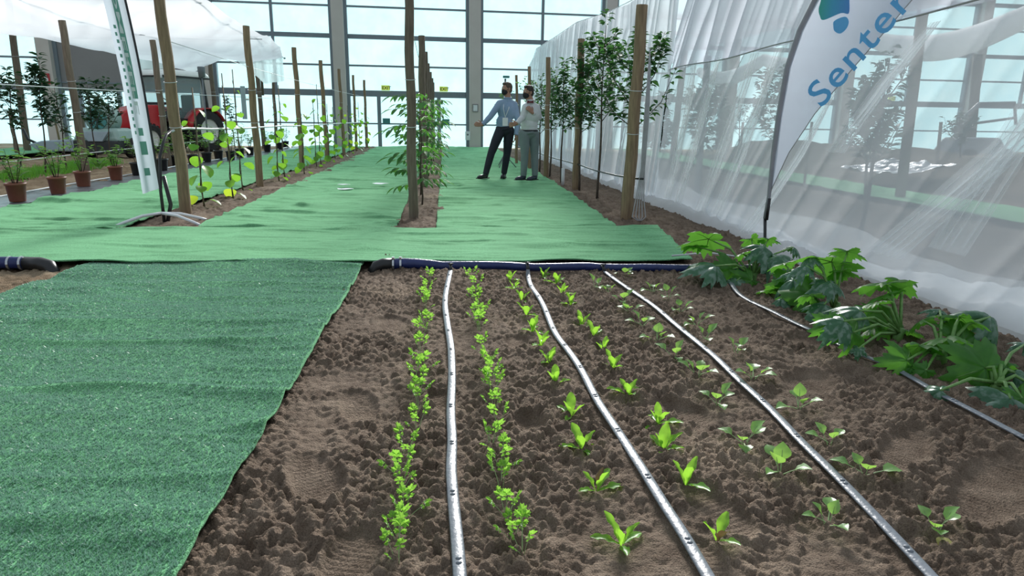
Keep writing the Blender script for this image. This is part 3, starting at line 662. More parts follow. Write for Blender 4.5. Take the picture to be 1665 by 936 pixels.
soil_patch('soil_bed', 3.2, 9.5, 150, ys_geo(2.0, 26, 0.05, 0.15), M['grey_soil'], 1.2, -0.02, 0.1, 'grey soil behind the net')
soil_patch('soil_bed', -9.6, -5.6, 120, ys_geo(6.0, 27.5, 0.04, 0.15), M['sandy'], 1.3, 0.0, 0.2, 'sandy soil behind the potted shrubs')
# heaped sand and furrows
def heap(name, x0, x1, y0, y1, h, mat, label, seed):
    X, Y = np.meshgrid(np.linspace(x0, x1, 70), np.linspace(y0, y1, 110))
    u = (X - x0) / (x1 - x0); v = (Y - y0) / (y1 - y0)
    Z = h * np.sin(np.pi * u) ** 0.8 * np.clip(np.minimum(v, 1 - v) * 8, 0, 1) * (0.8 + 0.8 * fbm(X * 0.8, Y * 0.8, seed, 3)) + 0.06 * fbm(X * 3, Y * 3, seed + 2, 4) - 0.06
    o = grid_obj(name, X, Y, Z, mat, floor); o['label'] = label
heap('sand_heap', -27, -14.2, 14, 28.2, 0.38, M['sand'], 'pale sand heap along the far left', 5)
heap('soil_ridge', -11.0, -9.3, 8, 27, 0.14, M['sandy'], 'low soil ridge left of the grass strip', 8)
heap('soil_heap', 8.6, 13.2, 3, 24, 0.75, M['grey_soil'], 'grey soil heap behind the net', 11)

# ---- window wall
WROT = math.atan(0.05)
def wall_pt(x, y=0.0, z=0.0):
    c, s_ = math.cos(WROT), math.sin(WROT)
    return (0.97 + c * x - s_ * y, 28.82 + s_ * x + c * y, z)
wall = struct(thing('wall_back', '', '', (0.97, 28.82, 0), WROT), 'tall glazed window wall with grey steel columns')
del wall['category']
COLS = [-32.6, -27.0, -21.4, -15.8, -10.15, -5.1, 0.30, 5.95, 11.5, 17.0, 23.4, 29.0, 34.6]
for x in COLS:
    b = MB(); b.box((x, -0.18, 4.25), (0.46, 0.42, 8.5)); o = b.build('column', M['column'], wall)
    b = MB()
    b.box((x - 0.29, -0.03, 4.25), (0.13, 0.22, 8.5)); b.box((x + 0.29, -0.03, 4.25), (0.13, 0.22, 8.5))
    b.build('column_channel', M['frame'], o)
TR = [(2.13, 0.24), (3.2, 0.07), (4.30, 0.17), (5.42, 0.07), (6.5, 0.17), (7.6, 0.07)]
for k in range(len(COLS) - 1):
    x0, x1 = COLS[k] + 0.36, COLS[k + 1] - 0.36
    xm = (x0 + x1) / 2
    w = struct(thing('window_%d' % (k + 1), '', '', wall_pt(xm), WROT), 'daylit window bay number %d from the left of the glazed wall' % (k + 1))
    del w['category']
    half = (x1 - x0) / 2
    gate = (k == 3)
    zs = [0.0] + [t[0] for t in TR] + [8.5]
    for i in range(len(zs) - 1):
        lo_, hi_ = zs[i], zs[i + 1]
        for sgn in (-1, 1):
            if gate and 1 <= i <= 2: continue
            parts = [(lo_, 0.92), (0.92, hi_)] if i == 0 else [(lo_, hi_)]
            for (a, c) in parts:
                b = MB(); b.box((sgn * half / 2, 0.06, (a + c) / 2), (half, 0.02, c - a)); b.build('pane', M['pane'], w)
    for (z, h) in TR:
        b = MB(); b.box((0, 0.0, z), (2 * half, 0.12, h)); b.build('transom', M['frame'], w)
    b = MB(); b.box((0, 0.0, 0.94), (2 * half, 0.08, 0.06)); b.build('transom', M['frame'], w)
    b = MB(); b.box((0, -0.01, 5.3), (0.11, 0.12, 6.3)); b.build('mullion', M['frame'], w)
    if gate:
        b = MB(); b.box((0, -0.02, 3.16), (2 * half, 0.1, 2.05)); g_ = b.build('gate_panel', M['panel'], w)
        b = MB()
        for z in (2.32, 3.98, 4.1): b.box((0, -0.09, z), (2 * half, 0.05, 0.05))
        b.build('panel_rail', M['frame'], g_)
# doors below the head beam: bays 4, 6, 7
for n_, (bay, offs) in enumerate([(5, (-1.22, 0.0, 1.22)), (6, (-0.95, 1.3)), (3, (-1.9, -0.5))]):
    x0, x1 = COLS[bay] + 0.36, COLS[bay + 1] - 0.36; xm = (x0 + x1) / 2
    d = struct(thing('door_%d' % (n_ + 1), '', '', wall_pt(xm), WROT), ['glazed exit doors behind the centre pole row', 'glazed exit doors behind the two men', 'glazed doors under the dark gate panel'][n_])
    del d['category']
    for x in offs:
        b = MB(); b.box((x, -0.03, 1.02), (0.15, 0.14, 2.04)); fr = b.build('door_post', M['frame'], d)
    b = MB()
    for x in offs: b.box((x + 0.28, -0.08, 1.06), (0.30, 0.04, 0.2))
    b.build('push_plate', M['teal'], d)

def text_mesh(s, size, ext=0.0, bold=0.0, space=1.0):
    c = bpy.data.curves.new('text', 'FONT'); c.body = s; c.size = size; c.extrude = ext; c.offset = bold; c.space_character = space
    c.resolution_u = 4
    o = bpy.data.objects.new('text_tmp', c); COL.objects.link(o)
    dg = bpy.context.evaluated_depsgraph_get()
    me = bpy.data.meshes.new_from_object(o.evaluated_get(dg))
    bpy.data.objects.remove(o); bpy.data.curves.remove(c)
    return me
for x, lb in ((-3.33, 'yellow green exit sign over the doors left of the centre poles'), (-0.98, 'yellow green exit sign over the doors right of the centre poles'), (19.4, 'yellow green exit sign seen through the net')):
    t = thing('exit_sign', lb, 'sign', wall_pt(x, -0.12, 2.36), WROT, 'exit signs')
    b = MB(); b.box((0, 0, 0), (0.34, 0.04, 0.20)); b.build('sign_plate', M['exit'], t)
    me = text_mesh('EXIT', 0.17, 0.002, 0.004, 1.05); me.materials.append(M['dark'])
    link('lettering', me, t, Matrix.Translation((-0.145, -0.024, -0.06)) @ Euler((R(90), 0, 0)).to_matrix().to_4x4())
t = thing('fire_sign', 'red fire equipment sign on the left grey column', 'sign', wall_pt(-15.85, -0.41, 2.42), WROT)
b = MB(); b.box((0, 0, 0), (0.34, 0.02, 0.38)); b.build('sign_plate', M['sign_red'], t, bevel=0.008)
b = MB(); b.prism([(0.0, -0.012, -0.11), (0.10, -0.012, -0.11), (0.11, -0.012, 0.0), (0.05, -0.012, 0.14), (0.03, -0.012, 0.05), (-0.02, -0.012, 0.10), (-0.03, -0.012, -0.03)], (0, -1, 0), 0.006)
b.box((-0.09, -0.014, -0.05), (0.08, 0.006, 0.14)); b.build('pictogram', M['white_plastic'], t)
t = thing('notice_frame', 'small framed white notice on the column left of the men', 'sign', wall_pt(0.30, -0.41, 1.62), WROT)
b = MB(); b.box((0, 0, 0), (0.24, 0.03, 0.32)); b.build('frame', M['panel'], t); b = MB(); b.box((0, -0.02, 0), (0.17, 0.012, 0.24)); b.build('notice', M['white_plastic'], t)
t = thing('wall_box', 'white switch box low on the column left of the men', 'box', wall_pt(-0.02, -0.42, 0.5), WROT)
b = MB(); b.box((0, 0, 0), (0.2, 0.1, 0.36)); b.build('housing', M['white_plastic'], t, bevel=0.015); b = MB(); b.ell((0, -0.055, 0.05), (0.04, 0.012, 0.04)); b.build('knob', M['grey_box'], t, True)

# ---- carpets
def wrinkle(X, Y, s, a=1.0):
    wx = X * 0.75 + 0.5 * fbm(X * 1.3, Y * 1.3, s + 3, 2); wy = Y * 3.4 + 1.0 * fbm(X * 0.9, Y * 0.9, s + 5, 2) + X * 0.25
    n = 1 - np.abs(2 * vn(wx, wy, s) - 1)
    n2 = 1 - np.abs(2 * vn(wx * 1.9 + 7, wy * 2.2, s + 1) - 1)
    return a * (0.018 * n ** 3 + 0.008 * n2 ** 3 + 0.034 * fbm(X * 1.3 + Y * 0.5, Y * 4.6 + X * 0.8, s + 9, 4) + 0.030 * fbm(X * 0.8, Y * 1.3, s + 12, 2))
def carpet(name, xl, xr, y0, y1, nx, ny, label, seed, zoff=0.014, a=1.0, geo=1.0, pile=0, pw=1.0):
    v = np.linspace(0, 1, ny) ** geo; u = np.linspace(0, 1, nx)
    ys = y0 + (y1 - y0) * v
    XL = np.array([xl(y) for y in ys]); XR = np.array([xr(y) for y in ys])
    wob = 0.012 * (vn(ys * 2, ys * 0, seed) - 0.5)
    X = XL[:, None] + wob[:, None] + (XR - XL)[:, None] * u[None, :]; Y = np.repeat(ys[:, None], nx, 1)
    Y = Y + 0.03 * (vn(X * 1.2, X * 0 + seed, seed) - 0.5)
    o = grid_obj(name, X, Y, zoff + wrinkle(X, Y, seed, a) - 0.002, M['turf'])
    m = o.modifiers.new('thickness', 'SOLIDIFY'); m.thickness = 0.009; m.offset = -1
    if pile:
        # standing yarn tufts, thinner with distance
        rg = np.random.default_rng(seed)
        k = pile
        yy = y0 + (y1 - y0) * rg.random(k) ** pw
        a_ = np.array([xl(y) for y in (y0, y1)]); uu = rg.random(k)
        xa = np.interp(yy, ys, XL) + 0.006; xb = np.interp(yy, ys, XR) - 0.006
        xx = xa + (xb - xa) * uu
        fi = np.interp(yy, Y[:, 0], np.arange(ny)); fj = (xx - np.interp(yy, ys, XL)) / np.interp(yy, ys, XR - XL) * (nx - 1)
        i0 = np.clip(fi.astype(int), 0, ny - 2); j0 = np.clip(fj.astype(int), 0, nx - 2); a1 = fi - i0; b1 = np.clip(fj - j0, 0, 1)
        Zg = zoff + wrinkle(X, Y, seed, a) - 0.002
        zz = Zg[i0, j0] * (1 - a1) * (1 - b1) + Zg[i0 + 1, j0] * a1 * (1 - b1) + Zg[i0, j0 + 1] * (1 - a1) * b1 + Zg[i0 + 1, j0 + 1] * a1 * b1
        an = rg.random(k) * 6.283; w = 0.0022 * (0.7 + 0.6 * rg.random(k)) * (1 + 0.25 * (yy - y0)); h = 0.008 * (0.7 + 0.7 * rg.random(k))
        lx, ly = rg.normal(0, 0.0045, k), rg.normal(-0.001, 0.0045, k)
        Vt = np.stack([np.stack([xx - np.cos(an) * w, yy - np.sin(an) * w, zz - 0.002], -1), np.stack([xx + np.cos(an) * w, yy + np.sin(an) * w, zz - 0.002], -1), np.stack([xx + lx, yy + ly, zz + h], -1)], 1).reshape(-1, 3)
        me = bpy.data.meshes.new('pile'); me.vertices.add(3 * k); me.vertices.foreach_set('co', Vt.ravel())
        me.loops.add(3 * k); me.loops.foreach_set('vertex_index', np.arange(3 * k, dtype=np.int32))
        me.polygons.add(k); me.polygons.foreach_set('loop_start', np.arange(0, 3 * k, 3, dtype=np.int32))
        me.update(calc_edges=True); me.materials.append(M['yarn'])
        link('pile', me, o)['kind'] = 'stuff'
    return tag(o, label, 'carpet', 'green artificial turf carpets')
li = lambda a, b: (lambda y: np.interp(y, a, b))
carpet('turf_carpet', li([0.7, 4.1, 5.1], [-2.72, -2.69, -2.60]), li([0.7, 5.1], [-0.645, -0.62]), 0.75, 5.09, 150, 300, 'green turf carpet in the foreground left of the seedling bed', 40, 0.040, 1.25, 1.0, 330000, 1.9)
carpet('turf_carpet', li([4.9, 6.8], [-9.0, -9.0]), li([4.85, 6.7], [1.93, 2.22]), 5.02, 6.73, 460, 110, 'green turf carpet laid crosswise between blue pipe and pole rows', 41, 0.046, 1.25)
carpet('turf_carpet', li([6.7, 28], [-5.16, -5.36]), li([6.6, 28], [-3.16, -3.25]), 6.62, 28.1, 110, 520, 'green turf strip between the pots and the left pole row', 42, 0.030, 1.7, 1.5)
carpet('turf_carpet', li([6.6, 28], [-2.46, -2.72]), li([6.6, 28], [-0.50, -0.55]), 6.62, 28.4, 110, 520, 'green turf strip between the left and centre pole rows', 43, 0.030, 1.7, 1.5)
carpet('turf_carpet', li([6.6, 28], [-0.09, -0.08]), li([6.6, 7.9, 9.6, 15, 28], [1.78, 1.86, 1.94, 2.03, 2.1]), 6.62, 28.4, 110, 520, 'green turf strip the two men stand on', 44, 0.030, 1.5, 1.5)
carpet('turf_carpet', li([8, 28], [-13.5, -13.9]), li([8, 28], [-11.9, -11.2]), 9, 28, 40, 90, 'narrow green turf strip far left before the sand heap', 45, 0.06, 0.7)
carpet('turf_carpet', li([2, 28], [6.45, 6.9]), li([2, 28], [7.6, 8.2]), 3, 27.5, 40, 110, 'narrow green turf strip seen behind the net', 46, 0.06, 0.8)

# ---- pipes and drip tapes
def pipe(pts, r, name, mat, parent=None, n=10, flat=1.0):
    b = MB(); b.tube(pts, r, n, True, 0, flat); return b.build(name, mat, parent, True)
t = thing('supply_pipe', 'dark blue lay-flat supply pipe across the head of the seedling bed', 'pipe', (0, 0, 0))
pts = [(-0.42 + i * 0.1, 4.985 - i * 0.0098 + 0.012 * math.sin(i * 0.7), 0.038 + (0.004 * math.sin(i)) + 0.6 * lo(-0.42 + i * 0.1, 4.98)) for i in range(28)]
rad = [0.043 - 0.012 * min(1, i / 8) for i in range(28)]
b = MB(); b.tube(pts, rad, 12, True, 0); b.build('hose', M['blue'], t, True)
p0 = Vector(pts[0])
b = MB(); b.tube([p0 + Vector((0.03, 0, 0)), p0 + Vector((-0.05, 0, 0.0)), p0 + Vector((-0.10, -0.005, -0.015)), p0 + Vector((-0.125, -0.01, -0.05)), p0 + Vector((-0.13, -0.01, -0.09))], [0.047, 0.047, 0.045, 0.042, 0.040], 12)
b.build('end_cap', M['black'], t, True)
for dx in (0.02, 0.075):
    b = MB(); b.tube([p0 + Vector((dx, 0, 0)), p0 + Vector((dx + 0.014, 0, 0))], 0.050, 14); b.box(p0 + Vector((dx + 0.007, -0.01, 0.052)), (0.02, 0.03, 0.014)); b.build('hose_clamp', M['metal'], t)
p1 = Vector(pts[-1]); b = MB(); b.tube([p1 + Vector((-0.03, 0, 0)), p1 + Vector((0.1, -0.01, 0)), p1 + Vector((0.14, -0.01, -0.03))], [0.036, 0.036, 0.02], 12); b.build('end_cap', M['black'], t, True)
t = thing('supply_pipe', 'dark blue supply pipe with black end cap at the left edge', 'pipe', (0, 0, 0))
pts = [(-6.2 + i * 0.2, 5.02 + 0.02 * math.sin(i * 0.5), 0.06 + 0.006 * math.sin(i)) for i in range(17)]
b = MB(); b.tube(pts, 0.044, 12); b.build('hose', M['blue'], t, True)
p0 = Vector(pts[-1])
b = MB(); b.tube([p0 + Vector((-0.03, 0, 0)), p0 + Vector((0.08, -0.02, 0.0)), p0 + Vector((0.16, -0.05, -0.015)), p0 + Vector((0.19, -0.07, -0.05)), p0 + Vector((0.195, -0.08, -0.1))], [0.047, 0.047, 0.046, 0.044, 0.042], 12); b.build('end_cap', M['black'], t, True)
for dx in (-0.14, -0.06):
    b = MB(); b.tube([p0 + Vector((dx, 0, 0)), p0 + Vector((dx + 0.016, 0, 0))], 0.051, 14); b.build('hose_clamp', M['metal'], t)

def resample(pts, step):
    pts = [Vector((p[0], p[1], 0)) for p in pts]
    # Catmull-Rom
    out = []
    P = [pts[0] * 2 - pts[1]] + pts + [pts[-1] * 2 - pts[-2]]
    for i in range(1, len(P) - 2):
        n = max(2, int((P[i + 1] - P[i]).length / step))
        for k in range(n):
            u = k / n
            out.append(0.5 * ((2 * P[i]) + (P[i + 1] - P[i - 1]) * u + (2 * P[i - 1] - 5 * P[i] + 4 * P[i + 1] - P[i + 2]) * u * u + (3 * P[i] - P[i - 1] - 3 * P[i + 1] + P[i + 2]) * u ** 3))
    out.append(pts[-1])
    return out
TAPE_LB = ['leftmost drip tape, between the two parsley rows', 'second drip tape from the left, between the lettuce rows', 'third drip tape from the left, between the cabbage seedling rows', 'rightmost drip tape, running past the courgette plants']
for k, (path, w) in enumerate([(TAPE_A, 0.0178), (TAPE_B, 0.0178), (TAPE_C, 0.0175), (TAPE_D, 0.0165)]):
    t = thing('drip_tape', 'grey flat ' + TAPE_LB[k], 'drip tape', (path[0][0], path[0][1], 0), 0, 'drip tapes of the seedling bed')
    L = resample(path, 0.03)
    zz = soil_lo(np.array([p.x for p in L]), np.array([p.y for p in L])) + 0.019
    zz = np.convolve(np.pad(zz, 9, 'edge'), np.ones(19) / 19, 'valid')
    o0 = Vector((path[0][0], path[0][1], 0))
    pl = [Vector((p.x, p.y, float(z))) - o0 for p, z in zip(L, zz)]
    pl[0].z = 0.05; pl[1].z = max(pl[1].z, 0.035)
    b = MB(); b.tube(pl, [w * (0.7 if i < 2 else 1) for i in range(len(pl))], 10, True, 0, 0.34, (0, 0, 1)); b.build('tape', M['tape'], t, True)
    acc = 0.12
    for i in range(1, len(pl)):
        acc += (pl[i] - pl[i - 1]).length
        if acc > 0.30:
            acc = 0
            d = (pl[i] - pl[i - 1]).normalized(); a = math.atan2(d.y, d.x)
            b = MB()
            for q in (-0.008, 0.010):
                b.ell(pl[i] + d * q + Vector((0, 0, 0.0055)), (0.0065, 0.0085, 0.004), 8, 4, (0, 0, a))
            b.build('emitter', M['tape'], t, True)
    b = MB(); b.tube([(0, 0.07, 0.055), (0, 0.0, 0.055), tuple(pl[1] + Vector((0, 0, 0.003)))], [0.012, 0.012, 0.012], 8); b.ell((0, 0.015, 0.07), (0.01, 0.018, 0.014), 8, 6)
    b.tube([(-0.02, 0.015, 0.078), (0.02, 0.015, 0.078)], 0.005, 6); b.build('valve', M['black'], t, True)

# ---- poles
PL_L = {'R': 'wooden stake of the right tree row, %s from the camera', 'L': 'wooden pole of the left kiwi row, %s from the camera', 'M': 'wooden pole among the potted shrubs, %s from the camera',
        'F': 'wooden pole far left by the turf strip, %s from the camera', 'C': 'wooden pole of the centre row, %s from the camera'}
GRP = {'R': 'stakes of the right tree row', 'L': 'poles of the left kiwi row', 'M': 'poles among the potted shrubs', 'F': 'poles far left', 'C': 'poles of the centre row'}
cnt = {}
def pole(x, y, tx, ty, tz, r, lb, grp, mat):
    z0 = lo(x, y)
    t = thing('wooden_pole', lb, 'pole', (x, y, 0), 0, grp)
    n = 12; pts = []; rad = []
    for i in range(n + 1):
        q = i / n; pts.append((q * (tx - x) + 0.008 * math.sin(i * 1.3 + x), q * (ty - y) + 0.006 * math.cos(i * 1.1 + y), -0.12 + q * (tz + 0.12))); rad.append(r * (1.06 - 0.12 * q + 0.02 * math.sin(i * 2.1)))
    b = MB(); b.tube(pts, rad, 12); b.build('post', mat, t, True, 0.004)
    for q in (0.42, 0.62):
        b = MB(); zz = q * tz; b.tube([(q * (tx - x) + (r + 0.006) * math.cos(a), q * (ty - y) + (r + 0.006) * math.sin(a), zz + 0.012 * math.sin(a)) for a in [i * math.pi / 6 for i in range(13)]], 0.004, 5, False)
        b.build('wire_tie', M['wire'], t, True)
    return t
for (row, (x, y), (tx, ty, tz), r) in POLES:
    i = cnt.get(row, 0); cnt[row] = i + 1
    pole(x, y, tx, ty, tz, r, PL_L[row] % ORD[i], GRP[row], M['wood'] if (row in 'RL' or (row == 'C' and i == 99)) else M['wood_grey'])

# ---- hoses, wires
t = thing('irrigation_hose', 'white hose along the left pole row with black riser at the front', 'hose', (-2.95, 7.3, 0))
pipe([(0.0, 0.0, -0.02), (-0.01, 0.02, 0.35), (-0.01, 0.1, 0.70), (0.0, 0.18, 0.82), (0.0, 0.3, 0.91), (0.0, 0.42, 0.945)], 0.016, 'riser', M['black'], t)
pipe([(0.0, 0.40, 0.942), (0, 0.6, 0.965), (0.02, 0.85, 0.975), (0.01, 1.7, 0.955), (0, 3.3, 0.95), (0.02, 5.5, 0.965), (0.0, 8, 0.95), (0.02, 11, 0.98), (0, 13.4, 0.985), (0, 19.5, 1.0)], 0.0135, 'feed_line', M['wire'], t)
pipe([(0.02, 0.02, 0.0), (0.06, 0.06, 0.2), (0.03, 0.03, 0.5)], 0.02, 'riser_stay', M['black'], t)
t = thing('ground_tubes', 'white tubes fanned out on soil at the foot of the riser', 'tube', (-2.93, 7.2, 0))
for (dx, dy) in ((-0.36, -0.28), (0.47, -0.22), (0.42, 0.16)):
    pipe([(0, 0, 0.13), (dx * 0.4, dy * 0.4, 0.115), (dx * 0.8, dy * 0.8, 0.06), (dx, dy, 0.025)], 0.015, 'tube', M['white_plastic'], t)
def wire(lb, pts, r, mat, name='trellis_wire', grp='trellis wires'):
    b = MB(); b.tube(pts, r, 5); tag(b.build(name, mat, None, True), lb, 'wire', grp)
wire('white trellis wire at chest height along the potted shrubs', [(-6.07, 7.0, 1.47), (-6.07, 10.2, 1.50), (-6.07, 14.9, 1.58), (-6.1, 22, 1.72), (-6.5, 28, 1.85)], 0.008, M['wire'])
wire('low white trellis wire just above the potted shrubs', [(-6.07, 7.0, 0.44), (-6.07, 9.9, 0.455), (-6.07, 13, 0.485), (-6.1, 22, 0.55)], 0.007, M['wire'])
wire('thin white wire high along the left pole row', [(-2.98, 7.87, 1.9), (-2.98, 11.1, 1.86), (-3.25, 16, 1.92), (-3.1, 21, 1.9), (-3.1, 27, 1.95)], 0.004, M['wire'])
wire('thin white wire high along the centre pole row', [(-0.36, 7.56, 2.2), (-0.4, 11.2, 2.1), (-0.46, 18, 2.1), (-0.5, 27, 2.1)], 0.004, M['wire'])
wire('black drip line hung low along the right tree row', [(2.2, 7.3, 0.50), (2.25, 7.86, 0.46), (2.25, 8.67, 0.43), (2.25, 9.84, 0.405), (2.25, 11.1, 0.41), (2.24, 13.9, 0.38), (2.2, 18, 0.38), (2.15, 25, 0.4)], 0.012, M['black'], 'drip_line', 'trellis wires')
t = thing('cable_bundle', 'grey cables hanging down the nearest stake of the tree row', 'cable', (2.24, 7.48, 0))
for i in range(5):
    a = (i - 2) * 0.022
    pipe([(0.02 + 0.004 * i, 0.05, 1.9 - 0.05 * i), (0.012 * i - 0.01, 0.0, 1.2), (0.01 * i - 0.02, -0.02, 0.6), (a - 0.02, -0.04, 0.28), (a * 1.8 - 0.03, -0.08, 0.06), (a * 0.4 - 0.03, -0.12, 0.02)], 0.0065, 'cable', M['grey_cable'], t, 6)
b = MB(); b.tube([(1.78, 5.0, 0.09), (2.1, 5.06, 0.1), (2.5, 4.98, 0.06), (2.75, 4.9, 0.03)], 0.007, 6); tag(b.build('white_rope', M['wire'], None, True), 'white cord lying over the right end of the blue pipe', 'cord')
for i, (x, y) in enumerate([(2.13, 12.0), (1.98, 16.4)]):
    b = MB(); b.tube([(x, y, -0.05), (x, y, 0.3)], 0.03, 10); tag(b.build('marker_peg', M['white_plastic'], None, True), ['white peg in soil between second and third right stakes', 'white peg in soil behind the two men'][i], 'peg')

# ---- black liner under the pots
X, Y = np.meshgrid(np.linspace(0, 1, 14), np.linspace(7.0, 27.5, 260))
XX = -5.95 + 0.10 * (vn(Y * 0.9, Y * 0, 77) - 0.5) + X * 0.75
tag(grid_obj('plastic_liner', XX, Y, 0.016 + 0.016 * vn(XX * 9, Y * 5, 78) + 0.01 * fbm(XX * 20, Y * 16, 79, 2), M['liner']), 'shiny dark plastic sheet under the row of pots', 'plastic sheet')
pipe_pts = [(-5.88 + 0.03 * math.sin(i * 0.6), 7 + i * 0.5, 0.045) for i in range(41)]
b = MB(); b.tube(pipe_pts, 0.012, 6); tag(b.build('white_hose', M['white_plastic'], None, True), 'thin white hose along the edge of the plastic sheet', 'hose')

# ---- paper scraps on the middle turf
for i, (x, y) in enumerate([(-1.62, 10.9), (-1.5, 10.2), (-1.05, 11.1)]):
    b = MB(); vs = []; n = 9
    for k in range(n): 
        a = 2 * math.pi * k / n; rr = 0.09 * rnd(0.6, 1.3); vs.append((x + rr * 1.5 * math.cos(a), y + rr * math.sin(a), 0.085 + rnd(0, 0.012)))
    b.prism(vs, (0, 0, 1), 0.003); tag(b.build('paper_scrap', M['white_plastic']), ['white scrap nearest the left pole row on middle turf', 'white scrap nearest the camera on middle turf', 'white scrap nearest the centre poles on middle turf'][i], 'scrap', 'scraps on the turf')

# ================================================================== PLANTS
def seedling(name, label, grp, x, y, leaves, cat='seedling'):
    z = lo(x, y) + 0.002
    t = thing(name, label, cat, (x, y, z), 0, grp)
    for (tm, az, el, L, sx, z0) in leaves:
        d = (math.cos(az) * math.cos(el), math.sin(az) * math.cos(el), math.sin(el))
        link('leaf', tm, t, pose((0.006 * math.cos(az), 0.006 * math.sin(az), z0), d, (-d[0] * 0.6, -d[1] * 0.6, 1.2), L, sx))
    return t
RW = {'a': 'leftmost', 'b': 'second'}
for row, pts, nm in (('a', PARSLEY_A, 'leftmost parsley row'), ('b', PARSLEY_B, 'parsley row right of the first tape')):
    for i, (x, y) in enumerate(pts):
        for k in range(2):
            if k == 1 and (i > 9 or (i * 7) % 3 == 0 or i % 4 == 1): continue
            yy = y + (0.13 if k else 0) + rnd(-0.01, 0.01)
            L = []
            n = random.randint(4, 5)
            a0 = rnd(0, 6.28)
            for j in range(n):
                el = rnd(1.15, 1.45) if j < 3 else rnd(0.55, 1.05)
                L.append((random.choice(T_PARS), a0 + j * 2.4, el, rnd(0.085, 0.13) if j < 3 else rnd(0.055, 0.095), 1.0, 0.0))
            lb = 'parsley seedling, %s from the blue pipe in the %s' % (ORD[i], nm) if k == 0 else 'parsley seedling just behind the %s one in the %s' % (ORD[i], nm)
            seedling('parsley_seedling', lb, 'parsley seedlings of the bed', x + rnd(-0.02, 0.02), yy, L)
for row, pts, nm in (('a', LETTUCE_A, 'lettuce row left of the second tape'), ('b', LETTUCE_B, 'lettuce row right of the second tape')):
    for i, (x, y) in enumerate(pts):
        L = []; a0 = rnd(0, 6.28); n = random.randint(4, 6)
        pur = (row, i) in (('a', 10), ('b', 12))
        for j in range(n):
            el = rnd(1.1, 1.45) if j < 3 else rnd(0.15, 0.7)
            tm = T_LETTP if (pur and j == 0) else T_LETT
            L.append((tm, a0 + j * 2.3 + rnd(-0.3, 0.3), el, rnd(0.065, 0.095) if j < 3 else rnd(0.06, 0.09), rnd(0.8, 1.15), 0.0))
        seedling('lettuce_seedling', 'lettuce seedling, %s from the pipe in the %s' % (ORD[i], nm), 'lettuce seedlings of the bed', x, y, L)
for row, pts, nm in (('a', BRASSICA_A, 'cabbage row left of the third tape'), ('b', BRASSICA_B, 'cabbage row right of the third tape')):
    for i, (x, y) in enumerate(pts):
        L = []; a0 = rnd(0, 6.28); n = random.randint(4, 5)
        for j in range(n):
            el = rnd(0.9, 1.35) if j < 2 else rnd(0.25, 0.75)
            L.append((T_BRAS, a0 + j * 2.2 + rnd(-0.3, 0.3), el, rnd(0.07, 0.11), rnd(0.95, 1.25), 0.004 * j))
        if (row, i) == ('b', 11): L.append((T_DEAD, -1.9, -0.05, 0.09, 1.0, 0.012))
        t = seedling('cabbage_seedling', 'cabbage seedling, %s from the pipe in the %s' % (ORD[i], nm), 'cabbage seedlings of the bed', x, y, L)

# ---- courgette plants
for i, ((x, y), lv) in enumerate(ZUCCHINI):
    z0 = lo(x, y)
    t = thing('courgette_plant', 'large leafy courgette plant, %s from the blue pipe beside the rightmost tape' % ORD[i], 'plant', (x, y, z0), 0, 'courgette plants beside the net')
    b = MB(); b.tube([(0, 0, -0.03), (0.0, 0, 0.03), (0.01, -0.01, 0.08)], [0.022, 0.024, 0.014], 8); b.build('stem', M['l_stem'], t, True)
    for (p, size, kind) in lv + [((rnd(-0.18, 0.18), rnd(-0.1, 0.14), 0.10 + 0.05 * q_), rnd(0.15, 0.2), 'f') for q_ in range(1)]:
        pz = max(p[2] - z0, 0.05)
        pos = Vector((p[0], p[1], pz))
        az = math.atan2(p[1], p[0]) + rnd(-0.5, 0.5)
        out = Vector((math.cos(az), math.sin(az), 0))
        if kind == 'b': up = Vector((rnd(-0.3, 0.3), -0.95 + rnd(-0.2, 0.2), 0.75)) ; up = -up if False else Vector((rnd(-0.35, 0.35), 0.55 + rnd(-0.2, 0.2), 0.85))
        elif kind == 's': up = Vector((rnd(-0.4, 0.4), -0.35 + rnd(-0.3, 0.2), 0.9))
        else: up = Vector((rnd(-0.3, 0.3), -0.85, 0.45))
        d = out - up.normalized() * out.dot(up.normalized())
        if d.length < 0.1: d = Vector((0.3, -1, 0)) 
        tm = random.choice(T_ZUC[kind])
        pm = pose(pos, d, up, size * rnd(1.35, 1.6))
        lf = link('leaf', tm, t, pm)
        # stalk from the crown to the leaf, a sub-part of the leaf
        inv = pm.inverted()
        c0 = Vector((rnd(-0.015, 0.015), rnd(-0.015, 0.015), 0.05))
        mid = c0.lerp(pos, 0.5) + Vector((0, 0, 0.03 + 0.12 * pos.z))
        b = MB(); b.tube([inv @ c0, inv @ c0.lerp(mid, 0.6), inv @ mid, inv @ mid.lerp(pos, 0.6), inv @ pos], [0.0060 / size * k for k in (1.1, 0.95, 0.85, 0.7, 0.55)], 6)
        b.build('stalk', M['l_stem'], lf, True)

